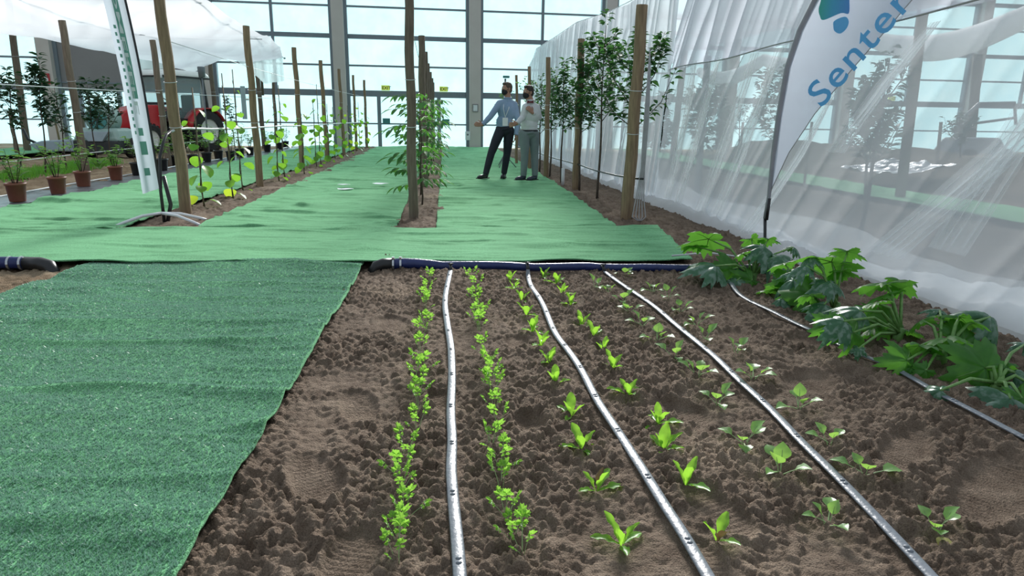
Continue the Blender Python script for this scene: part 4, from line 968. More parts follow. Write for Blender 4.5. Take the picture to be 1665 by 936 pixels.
# ---- kiwi row
KIWI = [(-2.90, 8.35), (-2.86, 9.35), (-3.0, 10.3), (-2.86, 11.95), (-2.98, 12.9), (-2.8, 13.8), (-3.0, 14.8), (-2.9, 15.7), (-3.0, 16.8), (-2.9, 17.5), (-3.0, 19), (-2.95, 20.2), (-3.0, 21.9), (-2.95, 23.2), (-3.0, 24.6), (-2.95, 26)]
for i, (x, y) in enumerate(KIWI):
    t = thing('kiwi_vine', 'young kiwi vine with round leaves, %s from the front of the left pole row' % ORD[i], 'vine', (x, y, lo(x, y)), 0, 'kiwi vines of the left row')
    H = rnd(1.25, 1.75)
    b = MB(); b.tube([(0.0, 0, -0.05), (0.0, 0, H + 0.15)], 0.007, 6); b.build('cane', M['stake'], t, True)
    pts = [(0.016 * math.cos(k * 1.7), 0.016 * math.sin(k * 1.7), k * H / 9) for k in range(10)]
    b = MB(); b.tube(pts, [0.007 - 0.0004 * k for k in range(10)], 6); b.build('stem', M['bark'], t, True)
    n = 11 if i < 8 else 12
    for k in range(n):
        z = 0.06 + (H * 0.98 - 0.06) * ((k + rnd(0, 0.6)) / n) ** (1.25 if i < 10 else 1.0)
        a = k * 2.5 + rnd(-0.5, 0.5)
        d = Vector((math.cos(a), math.sin(a), rnd(-0.45, 0.25))).normalized()
        s = rnd(0.11, 0.175) * (1.0 if k < n - 2 else 0.7)
        p = Vector((0, 0, z)); q = p + d * rnd(0.05, 0.10) + Vector((0, 0, 0.03))
        tm = T_KIWI_Y if ((i > 11 and k % 2) or (i < 2 and k == 1)) else T_KIWI
        pm = pose(q, (d.x, d.y, d.z - 0.5), (rnd(-0.3, 0.3), 0.35 + rnd(-0.3, 0.3), 1), s)
        lf = link('leaf', tm, t, pm)
        inv = pm.inverted()
        b = MB(); b.tube([inv @ p, inv @ p.lerp(q, 0.5) , inv @ q], 0.0026 / s, 4); b.build('stalk', M['l_stem'], lf)

# ---- centre row
WAL = [(-0.30, 8.75, 1.35, 26, 0.30), (-0.36, 9.9, 1.45, 20, 0.26), (-0.30, 11.6, 1.5, 20, 0.28), (-0.32, 13.4, 1.5, 18, 0.28), (-0.3, 15.6, 1.5, 16, 0.28), (-0.3, 18.2, 1.5, 14, 0.28)]
for i, (x, y, H, n, s) in enumerate(WAL):
    t = thing('walnut_sapling', 'leafy sapling with long drooping compound leaves, %s from the front of the centre row' % ORD[i], 'sapling', (x, y, lo(x, y)), 0, 'saplings of the centre row')
    b = MB(); b.tube([(0.012 * math.sin(k * 1.5), 0.012 * math.cos(k), -0.04 + k * H / 8) for k in range(9)], [0.013 - 0.0011 * k for k in range(9)], 7); b.build('stem', M['bark'], t, True)
    for k in range(n):
        z = 0.26 + (H - 0.2) * (k / n) + rnd(-0.03, 0.03)
        a = k * 2.4 + rnd(-0.4, 0.4)
        d = Vector((math.cos(a), math.sin(a) * 0.8, rnd(-0.05, 0.35)))
        link('leaf', T_WAL, t, pose((0, 0, z), d, (0, 0, 1), s * rnd(0.85, 1.3)))
    for (dx, dz, L) in ([(-1, 0.62, 0.42), (-1, 0.95, 0.44), (-0.9, 0.45, 0.34), (-0.8, 1.2, 0.36)] if i == 0 else []):
        link('leaf', T_WAL, t, pose((0, 0, dz), (dx, -0.15, 0.16), (0, 0, 1), L))

# ---- trees
def tree(name, label, base, H, h0, rad, nleaf, tm, L, single, grp, seed, nbr=9, lean=(0, 0), bark='bark', cat='tree', r0=0.016, stake=False, open_=0.45):
    rr = random.Random(seed)
    x, y = base
    t = thing(name, label, cat, (x, y, lo(x, y) - 0.01), 0, grp)
    pts = [Vector((lean[0] * q + 0.012 * math.sin(q * 9 + seed), lean[1] * q + 0.012 * math.cos(q * 7 + seed), q * H * 0.93)) for q in [k / 10 for k in range(11)]]
    pts[0].z = -0.04
    b = MB(); b.tube(pts, [r0 * (1.25 - 0.95 * k / 10) for k in range(11)], 8); tr = b.build('trunk', M[bark], t, True)
    def at(z):
        q = min(0.999, max(0, z / (H * 0.93))); k = int(q * 10); return pts[k].lerp(pts[k + 1], q * 10 - k)
    segs = []
    for k in range(nbr):
        z = h0 + (H * 0.82 - h0) * (k / max(1, nbr - 1)) ** 1.1
        a = k * 2.4 + rr.uniform(-0.5, 0.5)
        ln = rad * (1.25 - 0.5 * k / nbr) * rr.uniform(0.85, 1.25)
        p0 = at(z); o = Vector((math.cos(a), math.sin(a), 0))
        e = p0 + o * ln * 0.85 + Vector((0, 0, ln * rr.uniform(0.9, 1.9)))
        e.z = min(e.z, H * rr.uniform(0.93, 1.03))
        m = p0.lerp(e, 0.5) + o * ln * 0.18
        bp = [p0, p0.lerp(m, 0.5) + o * 0.01, m, m.lerp(e, 0.5), e]
        b = MB(); b.tube(bp, [0.007, 0.006, 0.005, 0.0035, 0.002], 5); b.build('branch', M[bark], t, True)
        segs.append(bp)
    segs.append([at(h0), at((h0 + H) / 2), Vector(pts[-1]), Vector(pts[-1]) + Vector((0, 0, H * 0.07))])
    ms = []
    for k in range(nleaf * (2 if single else 1)):
        s = segs[rr.randrange(len(segs))]
        u = rr.uniform(0.12, 1.0) * (len(s) - 1); i = min(int(u), len(s) - 2)
        p = s[i].lerp(s[i + 1], u - i)
        ax = (s[i + 1] - s[i]).normalized()
        a = rr.uniform(0, 6.28); o = Vector((math.cos(a), math.sin(a), rr.uniform(-0.5, 0.35)))
        d = (o + ax * rr.uniform(0.0, 0.9)).normalized()
        ms.append(pose(p + o * 0.012, d, (rr.uniform(-0.6, 0.6), rr.uniform(-0.6, 0.6), 1), L * rr.uniform(0.75, 1.25)))
    if single:
        for m in ms[:nleaf]: link('leaf', tm, t, m)
        fo = merged('foliage', tm, ms[nleaf:], tm.materials[0], t); fo['kind'] = 'stuff'
    else:
        fo = merged('foliage', tm, ms, tm.materials[0], t); fo['kind'] = 'stuff'
    return t
RG = 'young fruit trees of the right row'
tree('pear_tree', 'young fruit tree with open crown just behind the nearest right stake', (2.19, 8.08), 2.12, 1.0, 0.42, 290, T_PEAR, 0.105, True, RG, 3, 11, (0.10, 0.0))
tree('pear_tree', 'slender tall fruit tree between the first and second right stakes', (2.27, 9.77), 2.62, 1.12, 0.24, 295, T_PEAR, 0.105, True, RG, 5, 14)
tree('pear_tree', 'dense dark fruit tree tied against the second right stake', (2.27, 11.22), 2.35, 0.95, 0.20, 295, T_PEAR, 0.105, True, RG, 8, 14)
tree('pear_tree', 'bushy fruit tree just behind the second right stake', (2.19, 12.54), 2.2, 0.95, 0.23, 295, T_PEAR, 0.10, True, RG, 9, 12)
tree('pear_tree', 'slim fruit tree beside the third right stake', (2.17, 13.75), 2.15, 0.9, 0.22, 420, T_PEAR, 0.09, False, RG, 12, 12)
tree('pear_tree', 'slim fruit tree right of the man in grey trousers', (2.1, 14.85), 2.1, 0.85, 0.22, 420, T_PEAR, 0.09, False, RG, 13, 12)
tree('pear_tree', 'far fruit tree just above the head of the man in white', (2.02, 17.0), 2.2, 0.6, 0.28, 300, T_BUSH, 0.075, False, RG, 14, 10)
tree('pear_tree', 'pale far fruit tree between the two men', (1.75, 19.5), 2.0, 0.5, 0.3, 300, T_BUSH, 0.075, False, RG, 15, 10)
LG = 'young fruit trees left of the pots'
LTL = ['young pear tree left of the second brown pot', 'young pear tree at the left edge', 'pear tree above the fourth brown pot', 'pear tree beside the left feather banner', 'thin pear tree left of the red sign', 'thin dark tree left of the second kiwi pole']
for i, ((x, y), (tx, ty, tz), r) in enumerate(LEFT_TREES):
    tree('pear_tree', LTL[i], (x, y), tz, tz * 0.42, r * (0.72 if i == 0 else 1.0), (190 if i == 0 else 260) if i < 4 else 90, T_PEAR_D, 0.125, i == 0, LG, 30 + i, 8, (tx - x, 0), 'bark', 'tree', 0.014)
NG = 'trees behind the net'
NTL = ['tall thin olive tree behind the net right of the feather flag', 'bushy dark tree behind the net near the steel post', 'round dark tree behind the net at the feather flag', 'low dark tree behind the net left of the steel post', 'dark tree behind the net right of the flag lettering', 'far tree behind the net near the window wall', 'far low bush behind the net at right']
for i, ((x, y), (tx, ty, tz), r) in enumerate(NET_TREES):
    dense = i in (1, 2, 4, 3)
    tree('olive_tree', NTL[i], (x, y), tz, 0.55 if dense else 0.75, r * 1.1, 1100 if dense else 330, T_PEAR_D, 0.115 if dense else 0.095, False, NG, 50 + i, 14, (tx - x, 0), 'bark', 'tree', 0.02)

# ---- pots
def pot(x, y, r, h, mat, label, seed, grp, plant=0.5, nleaf=60):
    rr = random.Random(seed)
    t = thing('potted_shrub', label, 'plant pot', (x, y, 0.03), 0, grp)
    b = MB()
    b.lathe([(r * 0.76, 0), (r * 0.78, 0.004), (r * 0.95, h * 0.86), (r * 1.04, h * 0.87), (r * 1.05, h), (r * 0.98, h), (r * 0.93, h * 0.86)], 24)
    b.build('pot', mat, t, True)
    b = MB(); b.lathe([(r * 0.94, h * 0.88), (r * 0.5, h * 0.92), (0.004, h * 0.93)], 16, capb=False); b.build('potting_soil', M['soil'], t, True)
    ms = []; b = MB()
    for k in range(6):
        a = k * 1.05 + rr.uniform(-0.3, 0.3); sp = rr.uniform(0.08, 0.24) * plant / 0.5
        e = Vector((math.cos(a) * sp, math.sin(a) * sp, h + plant * rr.uniform(0.5, 1.0)))
        p0 = Vector((0.02 * math.cos(a), 0.02 * math.sin(a), h * 0.9)); m = p0.lerp(e, 0.5) + Vector((0, 0, 0.04))
        b.tube([p0, m, e], [0.005, 0.004, 0.002], 5)
        for q in range(nleaf // 6):
            u = rr.uniform(0.25, 1); p = p0.lerp(m, u * 2) if u < 0.5 else m.lerp(e, u * 2 - 1)
            c = rr.uniform(0, 6.28)
            ms.append(pose(p, (math.cos(c), math.sin(c), rr.uniform(-0.2, 0.6)), (0, 0.2, 1), rr.uniform(0.065, 0.11)))
    b.build('stems', M['bark'], t, True)
    f = merged('foliage', T_BUSH, ms, M['l_bush'], t); f['kind'] = 'stuff'
for i, (x, y) in enumerate(POTS):
    br = i < 4
    lb = ('brown plastic pot with a small leafy shrub, %s from the left edge' % ORD[i]) if br else ('black plastic pot with a leafy shrub, %s black pot from the left' % ORD[i - 4])
    pot(x, y, 0.115 if br else 0.12, 0.235, M['terracotta'] if br else M['black'], lb, 100 + i, 'brown pots in a row' if br else 'black pots in a row', rnd(0.35, 0.6) if br else rnd(0.4, 0.7), 100)

# ---- grass strip left
rr = random.Random(4)
V = []; F = []
for k in range(9000):
    y = 6 + 11 * rr.random() ** 1.1; x = -7.95 + rr.gauss(0, 0.24) + 0.25 * math.sin(y * 0.6)
    h = rr.uniform(0.06, 0.17); a = rr.uniform(0, 6.28); w = 0.012
    dx, dy = math.cos(a) * w, math.sin(a) * w; lx, ly = rr.gauss(0, 0.04), rr.gauss(0, 0.04)
    n = len(V); V += [(x - dx, y - dy, 0.0), (x + dx, y + dy, 0.0), (x + lx, y + ly, h)]; F.append((n, n + 1, n + 2))
me = bpy.data.meshes.new('grass_strip'); me.from_pydata(V, [], F); me.materials.append(M['grass'])
o = tag(link('grass_strip', me), 'strip of bright green grass behind the brown pots', 'grass'); o['kind'] = 'stuff'
for i, (x, y, s) in enumerate([(-7.1, 10.5, 0.30), (-7.3, 12.3, 0.26), (-7.2, 14.9, 0.34), (-8.9, 12.4, 0.3)]):
    t = thing('leafy_weed', ['low weed at the left edge behind the first pot', 'low weed behind the second brown pot', 'low weed at the foot of the nearest shrub-row pole', 'low weed left of the grass strip'][i], 'plant', (x, y, 0.0), 0, 'weeds behind the pots')
    rr = random.Random(i)
    for k in range(16):
        a = k * 2.4; link('leaf', T_BUSH, t, pose((0.03 * math.cos(a), 0.03 * math.sin(a), 0.02 + 0.012 * k), (math.cos(a), math.sin(a), rr.uniform(0.2, 1.2)), (0, 0, 1), s * rr.uniform(0.45, 0.8)))

# ================================================================== NET TENT (right)
def tops(y): return np.interp(y, [0, 8, 11.6, 13.4, 16.6, 20, 23.9, 24.4, 25.8], [3.15, 3.12, 3.08, 3.15, 3.40, 3.44, 3.52, 3.3, 3.05])
def net_x(y, z, seed, amp, slant, f):
    q = y + slant * z
    a = 1 - np.abs(2 * vn(q * f, z * 0.25, seed) - 1)
    c = 1 - np.abs(2 * vn(q * f * 2.7, z * 0.4, seed + 2) - 1)
    d = vn(y * 0.5, z * 0.6, seed + 4)
    gath = 0.35 + 0.65 * np.clip(2.6 * (d - 0.35), 0, 1)
    return amp * gath * (a ** 5 * 1.0 + 0.45 * c ** 4 + 0.3 * (fbm(q * 1.1, z * 0.9, seed + 7, 3)))
def net_sheet(name, y0, y1, ny, z0, z1, nz, x0, lean, mat, seed, amp, slant, f, parent, topf=None):
    ys = np.linspace(y0, y1, ny); u = np.linspace(0, 1, nz)
    Y = np.repeat(ys[:, None], nz, 1)
    tp = topf(ys) if topf else np.full(ny, z1)
    Z = z0 + (tp[:, None] - z0) * u[None, :]
    X = x0 + lean * Z + net_x(Y, Z, seed, amp, slant, f)
    return grid_obj(name, X, Y, Z, mat, parent)
t = thing('net_tunnel', 'white insect net wall hung along the right tree row', 'net', (0, 0, 0))
SEAM = 1.84
GATHERS = [([(5.2, 1.35), (5.55, 0.85), (5.9, 0.45), (6.28, 0.05)], 0.03, 0.13, 4), ([(3.2, 1.2), (3.45, 0.95), (3.75, 0.66), (4.19, 0.25)], 0.12, 0.20, 5),
           ([(3.2, 1.5), (3.38, 1.0), (3.64, 0.38)], 0.10, 0.16, 5), ([(8.45, 1.86), (8.52, 1.1), (8.68, 0.12)], 0.10, 0.16, 4), ([(6.75, 1.8), (7.15, 0.9), (7.5, 0.1)], 0.10, 0.14, 4),
           ([(6.25, 1.8), (6.72, 0.75), (7.03, 0.14)], 0.07, 0.16, 4), ([(4.2, 1.75), (4.6, 1.4), (5.0, 0.9)], 0.05, 0.12, 4), ([(7.7, 1.84), (8.0, 0.97), (8.26, 0.1)], 0.08, 0.14, 4)]
net_sheet('side_net', 1.2, 9.4, 620, 0.06, SEAM, 60, 2.98, 0.08, M['net'], 60, 0.11, 0.75, 1.5, t)
net_sheet('upper_net', 1.2, 9.4, 520, SEAM - 0.02, 3.1, 40, 2.95, 0.09, M['net_thick'], 61, 0.09, 0.5, 2.2, t, tops)
net_sheet('far_net', 9.3, 25.8, 900, 0.06, 3.1, 50, 2.95, 0.06, M['net_far'], 62, 0.12, 0.12, 2.0, t, tops)
# skirt folded inside the foot of the net
net_sheet('inner_skirt', 1.2, 9.6, 300, 0.05, 0.42, 14, 3.10, -0.05, M['net_fold'], 66, 0.10, 0.6, 1.3, t, lambda y: 0.26 + 0.14 * vn(y * 0.8, y * 0, 5))
# tight gathers where the net is pulled towards its ties
for gi, (path, w0, w1, k) in enumerate(GATHERS):
    py = [p[0] for p in path]; pz = [p[1] for p in path]
    v = np.linspace(0, 1, 60); u = np.linspace(-1, 1, 90)
    tt_ = np.linspace(0, 1, len(path))
    cy = np.interp(v, tt_, py); cz = np.interp(v, tt_, pz)
    Wd = w0 + (w1 - w0) * v
    Y = cy[:, None] + Wd[:, None] * u[None, :] * (1 + 0.25 * (vn(v * 4, v * 0, gi) - 0.5))[:, None]
    Z = np.repeat(cz[:, None], 90, 1)
    tri = 0.5 + 0.5 * np.sin(2 * np.pi * (u * k * 0.45 + 0.5 * vn(u * 1.5, u * 0, gi + 5)))
    env = np.clip(1 - np.abs(u) ** 3, 0, 1)
    X = 2.955 + 0.085 * Z + 0.05 * tri[None, :] * env[None, :] * np.sin(np.pi * np.clip(v * 0.9 + 0.08, 0, 1))[:, None]
    grid_obj('gathered_fold', X, Y, Z, M['net_fold'], t)
# bunched hem lying on the soil
ys = np.linspace(1.0, 25.8, 700); n = 13
th = np.linspace(0, math.pi, n)
wd = 0.10 + 0.05 * vn(ys * 0.9, ys * 0, 8) + 0.10 * np.clip((5.4 - ys) / 2, 0, 1); hh = 0.075 + 0.06 * vn(ys * 1.4, ys * 0, 9) + 0.05 * np.clip((5 - ys) / 2, 0, 1)
hem_c = 3.04 + 0.10 * (vn(ys * 0.45, ys * 0, 7) - 0.5) + np.interp(ys, [1, 3.2, 4.2, 5.0, 30], [0.22, 0.27, 0.30, 0.03, 0.0])
X = hem_c[:, None] - wd[:, None] * np.cos(th)[None, :] * 1.1
Y = np.repeat(ys[:, None], n, 1)
Z = -0.02 + hh[:, None] * np.sin(th)[None, :] ** 0.7
Z = Z + 0.10 * fbm(Y * 4 + X * 6, X * 7, 33, 3) * np.sin(th)[None, :] + 0.05 * (1 - np.abs(2 * vn(Y * 5 + X * 5, X * 4, 35) - 1)) ** 3 * np.sin(th)
grid_obj('bunched_hem', X, Y, Z, M['hem'], t)
b = MB(); b.tube([(2.95 + 0.09 * SEAM - 0.01, y, SEAM - 0.02 + 0.015 * math.sin(y * 2.3)) for y in np.linspace(1.2, 9.4, 50)], 0.007, 5); b.build('seam_cord', M['grey_cable'], t, True)
b = MB(); b.tube([(2.96 + 0.06 * float(tops(y)), y, float(tops(y)) + 0.01) for y in np.linspace(9.4, 25.7, 60)], 0.006, 5); b.build('top_cord', M['wire'], t, True)
# roof of the tunnel
ys = np.linspace(1.2, 25.0, 160); u = np.linspace(0, 1, 40)
X, Y = np.meshgrid(3.16 + u * 5.2, ys)
Z = tops(Y) + 0.02 - 0.28 * np.sin(np.pi * u)[None, :] * (0.6 + 0.4 * np.cos(Y * 1.6)) + 0.03 * fbm(X * 2, Y * 2, 71, 3)
grid_obj('roof_net', X, Y, Z, M['net_roof'], t)
# net gathered into a sagging swag on the far side
for k, (ya, yb) in enumerate(((9.0, 13.0), (13.0, 17.5), (17.5, 22))):
    u = np.linspace(0, 1, 50); a = np.linspace(0, 2 * math.pi, 14)
    U, Aa = np.meshgrid(u, a)
    rr_ = 0.11 + 0.06 * np.sin(np.pi * U)
    Y = ya + (yb - ya) * U; X = 8.3 + rr_ * np.cos(Aa) + 0.02 * fbm(U * 9, Aa * 2, 3, 2)
    Z = 2.75 - 0.34 * np.sin(np.pi * U) + rr_ * 1.3 * np.sin(Aa)
    grid_obj('net_swag', X, Y, Z, M['hem'], t)
for i, ((x, y), (tx, ty, tz), r) in enumerate(NET_POSTS):
    tt = thing('net_post', ['thick wooden post behind the net right of the flag', 'dark post behind the net beside the low dark tree', 'thin cane behind the net left of the flag pole', 'thin cane behind the net above the first courgette leaf', 'thin cane behind the net far right', 'far thick post behind the net at right'][i], 'post', (x, y, 0), 0, 'posts behind the net')
    b = MB(); b.tube([(0, 0, -0.1), ((tx - x) * 0.5, 0, tz * 0.5), (tx - x, 0, tz)], r, 10); b.build('shaft', M['wood_grey'], tt, True)
    b = MB(); b.tube([(tx - x, 0, tz - 0.002), (tx - x, 0, tz + 0.02)], r * 1.06, 10); b.build('cap', M['wood_grey'], tt, True)
for i, (x, y, h) in enumerate([(3.28, 8.45, 1.9), (3.35, 2.6, 3.1), (3.3, 14.5, 3.2), (3.3, 20.2, 3.4)]):
    tt = thing('tunnel_post', ['grey steel tunnel post behind the net right of the nearest stake', 'grey steel tunnel post behind the net at the right edge', 'grey steel tunnel post behind the far net middle', 'grey steel tunnel post behind the far net end'][i], 'post', (x, y, 0), 0, 'steel posts of the net tunnel')
    b = MB(); b.tube([(0, 0, -0.1), (0, 0, h)], 0.042, 12); b.build('tube', M['grey_box'], tt, True); b = MB(); b.tube([(0, 0, h - 0.02), (0, 0, h + 0.02)], 0.05, 12); b.build('cap', M['grey_box'], tt, True)
# crumpled silver tarp on the soil heap
X, Y = np.meshgrid(np.linspace(8.0, 9.1, 40), np.linspace(11.2, 13.0, 40))
Z = 0.22 + 0.35 * np.clip((X - 8.2), 0, 1.2) * 0.55 + 0.10 * (1 - np.abs(2 * vn(X * 4, Y * 4, 15) - 1)) + 0.05 * fbm(X * 9, Y * 9, 16, 3)
tag(grid_obj('silver_tarp', X, Y, Z, M['foil']), 'crumpled silver tarp on the soil heap behind the net', 'tarp')
t = thing('folded_cart', 'dark cart frame with hoses behind the net at far right', 'cart', (12.8, 15.4, 0.3), 0.3)
b = MB(); b.box((0, 0, 0.35), (1.9, 0.8, 0.45), None, 0, 0.7); b.build('body', M['grey_box'], t, bevel=0.06)
b = MB(); b.tube([(-0.9, -0.4, 0.5), (-0.95, -0.4, 1.1), (-0.6, -0.4, 1.35), (0.7, -0.4, 1.4), (0.9, -0.4, 0.9)], 0.035, 8); b.tube([(-0.7, -0.42, 0.9), (0.8, -0.42, 1.05)], 0.03, 8); b.build('rail', M['grey_box'], t, True)
for sx in (-0.65, 0.65):
    b = MB(); b.tube([(sx, -0.5, 0.12), (sx, -0.38, 0.12)], 0.2, 16); b.build('wheel', M['rubber'], t, True)

# ================================================================== CANOPY (upper left)
t = thing('net_canopy', 'white net canopy stretched over the left poles and tractor', 'canopy', (0, 0, 0))
u = np.linspace(0, 1, 110); v = np.linspace(0, 1, 80)
U, Vv = np.meshgrid(u, v)
XL = np.interp(v, [0, 0.5, 1], [-10.3, -10.6, -9.6]); XR = np.interp(v, [0, 0.3, 0.55, 0.75, 1], [-4.15, -4.2, -4.35, -4.6, -5.5])
X = XL[:, None] * (1 - U) + XR[:, None] * U
Y = 7.5 + 17.3 * Vv
Z = 3.02 + 0.10 * U - 0.16 * np.sin(np.pi * (U * 2 % 1)) * (0.7) - 0.10 * np.sin(np.pi * ((Vv * 3) % 1)) + 0.05 * fbm(X * 1.2 + Y * 0.3, Y * 0.5, 90, 3)
Z = Z + 0.05 * (1 - np.abs(2 * vn(X * 1.5 + Y * 0.8, Y * 0.25, 92) - 1)) ** 4
Z = Z - 0.34 * np.clip((Vv - 0.82) / 0.18, 0, 1) * np.clip(1 - np.abs(U - 0.25) / 0.3, 0, 1)
grid_obj('roof_net', X, Y, Z, M['canopy'], t)
# hanging far curtain, gathered at the right
u = np.linspace(0, 1, 60); v = np.linspace(0, 1, 24); U, Vv = np.meshgrid(u, v)
X = -7.2 + 1.75 * U; Y = 24.6 + 0.08 * np.sin(U * 30) + 0 * Vv
bot = np.interp(u, [0, 0.15, 0.62, 1], [3.05, 2.95, 2.25, 2.35])
Z = 3.14 - (3.14 - bot)[None, :] * Vv
grid_obj('end_curtain', X, Y, Z, M['canopy'], t)
u = np.linspace(0, 1, 50); U, Vv = np.meshgrid(u, v)
X = -10.2 + 2.6 * U; Y = 24.4 + 0.08 * np.sin(U * 34) + 0 * Vv
bot = np.interp(u, [0, 0.55, 1], [2.62, 2.68, 3.3]); Z = 3.18 + 0.25 * U - (3.18 + 0.25 * U - bot[None, :]) * Vv
grid_obj('end_curtain', X, Y, Z, M['canopy'], t)
for k, (x0, x1) in enumerate(((-4.18, -5.45), (-7.4, -7.4), (-10.35, -9.7))):
    b = MB(); pts = [(np.interp(y, [7.5, 24.8], [x0, x1]) + (0.25 * math.sin(math.pi * (y - 7.5) / 17.3) if k == 0 else 0), y, 3.12 + 0.03 * math.sin(y)) for y in np.linspace(7.5, 24.8, 24)]
    b.tube(pts, 0.010, 5)
    for p in pts[2::3]: b.ell(p, (0.04, 0.04, 0.03), 8, 6)
    b.build('edge_cord', M['grey_box'], t, True)
b = MB(); b.tube([(x, 12 + (x + 10) * 0.15, 3.07) for x in np.linspace(-10, -4.4, 12)], 0.009, 5); b.build('cross_cord', M['grey_box'], t, True)
b = MB(); b.tube([(x, 18 + (x + 10) * 0.1, 3.05) for x in np.linspace(-10, -4.6, 12)], 0.009, 5); b.build('cross_cord', M['grey_box'], t, True)
for i, (x, y) in enumerate([(-6.62, 26.0), (-7.15, 21.5)]):
    tt = thing('lamp_box', ['grey lamp box on the pole behind the second kiwi pole', 'dark grey cylinder lamp left of the second kiwi pole'][i], 'lamp', (x, y, [2.5, 2.25][i]))
    b = MB()
    if i == 0:
        b.box((0, 0, 0.4), (0.3, 0.2, 0.8)); b.build('housing', M['grey_box'], tt, bevel=0.02); b = MB(); b.tube([(0.05, 0, -0.6), (0.05, 0, 1.0)], 0.05, 8); b.build('bracket', M['wood_grey'], tt, True)
    else:
        b.lathe([(0.09, 0), (0.11, 0.28), (0.1, 0.3)], 14, capt=True); b.build('housing', M['grey_box'], tt, True); b = MB(); b.tube([(0, 0, -2.25), (0, 0, 0)], 0.025, 8); b.build('bracket', M['grey_box'], tt, True)
t = thing('white_board', 'narrow white board on the left side of the second kiwi pole', 'board', (-3.13, 11.2, 1.08))
b = MB(); b.box((0, 0, 0.25), (0.07, 0.02, 0.5)); b.build('panel', M['grey_plastic'], t, bevel=0.004); b = MB(); b.box((0.05, 0, 0.3), (0.06, 0.012, 0.03)); b.build('clip', M['wire'], t)
t = thing('stake_sign', 'white label sign on a thin wooden stake left of the red fire sign', 'sign', (-13.3, 25.1, 0))
b = MB(); b.tube([(0, 0, -0.05), (-0.08, 0, 1.1)], 0.035, 8); b.build('stake', M['wood'], t, True); b = MB(); b.box((-0.12, -0.04, 1.2), (0.24, 0.03, 0.42), (0, -0.15, 0)); b.box((-0.25, -0.04, 1.36), (0.2, 0.03, 0.12), (0, -0.6, 0)); b.build('label', M['white_plastic'], t)

# ================================================================== FEATHER FLAGS
def sail(name, L, Rr, zlo, zhi, nz, nu, P, mat, parent, seed):
    zs = np.linspace(zlo, zhi, nz)
    a = np.interp(zs, [p[1] for p in L], [p[0] for p in L]); c = np.interp(zs, [p[1] for p in Rr], [p[0] for p in Rr])
    u = np.linspace(0, 1, nu)
    S = a[:, None] + (c - a)[:, None] * u[None, :]; Zz = np.repeat(zs[:, None], nu, 1)
    off = 0.018 * fbm(S * 3 + Zz * 2.2, Zz * 0.8 - S, seed, 3) * np.sin(np.pi * u)[None, :] + 0.006 * (1 - np.abs(2 * vn((S * 1.2 + Zz) * 6, S * 0 , seed + 3) - 1)) ** 3
    X, Y, Z = P(S, Zz, off)
    return grid_obj(name, X, Y, Z, mat, parent)
FO = Vector((2.505, 4.95, 0)); FD = Vector((0.7071, -0.7071, 0)); FN = Vector((-0.7071, -0.7071, 0))
t = thing('feather_flag', 'white feather flag with blue lettering and round leaf logo beside the net', 'flag', FO)
Pf = lambda S, Z, o: (FD.x * S + FN.x * o, FD.y * S + FN.y * o, Z)
sail('sail', FLAG_LEFT[:-1] + [(0.394, 2.254), (0.62, 2.42), (0.90, 2.475)], list(FLAG_RIGHT) + [(0.995, 2.35), (0.96, 2.475)], 0.575, 2.47, 100, 50, Pf, M['flag'], t, 120)
pl = [FD * s_ + Vector((0, 0, z)) for s_, z in FLAG_LEFT] + [FD * 0.62 + Vector((0, 0, 2.42)), FD * 0.93 + Vector((0, 0, 2.485))]
b = MB(); b.tube([FD * 0.016 + Vector((0, 0, -0.05)), FD * 0.007 + Vector((0, 0, 0.18)), pl[0]], [0.011, 0.012, 0.013], 8)
b.tube([FD * -0.004 + Vector((0, 0, 0.38)), FD * 0.0 + Vector((0, 0, 0.55))], 0.016, 8); b.build('ground_spike', M['black'], t, True)
b = MB(); b.tube(pl, [0.015] * 2 + [0.020] * 6 + [0.018] * 3, 10); b.build('pole_sleeve', M['flagpole'], t, True)
pr = [FD * s_ + Vector((0, 0, z)) + FN * 0.004 for s_, z in list(FLAG_RIGHT) + [(0.995, 2.35), (0.96, 2.475)]]
b = MB(); b.tube(pr, 0.0035, 5); b.build('hem_seam', M['grey_cable'], t, True)
o_, e_, v_ = [Vector((p[0], p[1], 0)) for p in FLAG_TEXT]
me = text_mesh('Senter', 1.0, 0.0, 0.010, 1.12)
bx = [q.co.x for q in me.vertices]
U_ = (e_ - o_); Vd = (v_ - o_)
# width of the first five letters is close to 0.83 of the whole word
wS = max(bx) * 0.845; sx = 1.0 / wS; sy = 1.0 / 0.70
for q in me.vertices:
    p = o_ + U_ * (q.co.x * sx) + Vd * (q.co.y * sy)
    q.co = FD * p.x + Vector((0, 0, p.y)) + FN * 0.016
me.materials.append(M['flag_ink'])
me.update(); link('lettering', me, t)['label'] = 'blue slanted lettering'
def logo(poly, mat, nm):
    # smooth closed outline through the points
    P = [Vector((a, c, 0)) for a, c in poly]; n = len(P); out = []
    for i in range(n):
        a, b_, c, d = P[i - 1], P[i], P[(i + 1) % n], P[(i + 2) % n]
        for k in range(5):
            u = k / 5; out.append(0.5 * ((2 * b_) + (c - a) * u + (2 * a - 5 * b_ + 4 * c - d) * u * u + (3 * b_ - a - 3 * c + d) * u ** 3))
    m = MB(); m.prism([FD * p.x + Vector((0, 0, p.y)) + FN * 0.014 for p in out], FN, 0.002)
    return m.build(nm, mat, t)
logo(FLAG_LOGO_A, M['logo'], 'logo_leaf')['label'] = 'green to blue leaf emblem'
logo(FLAG_LOGO_B, M['flag_ink'], 'logo_drop')['label'] = 'blue drop emblem'

BO = Vector((-3.135, 7.72, 0))
t = thing('feather_banner', 'tall white banner with green band seen nearly edge-on by the front kiwi pole', 'flag', BO)
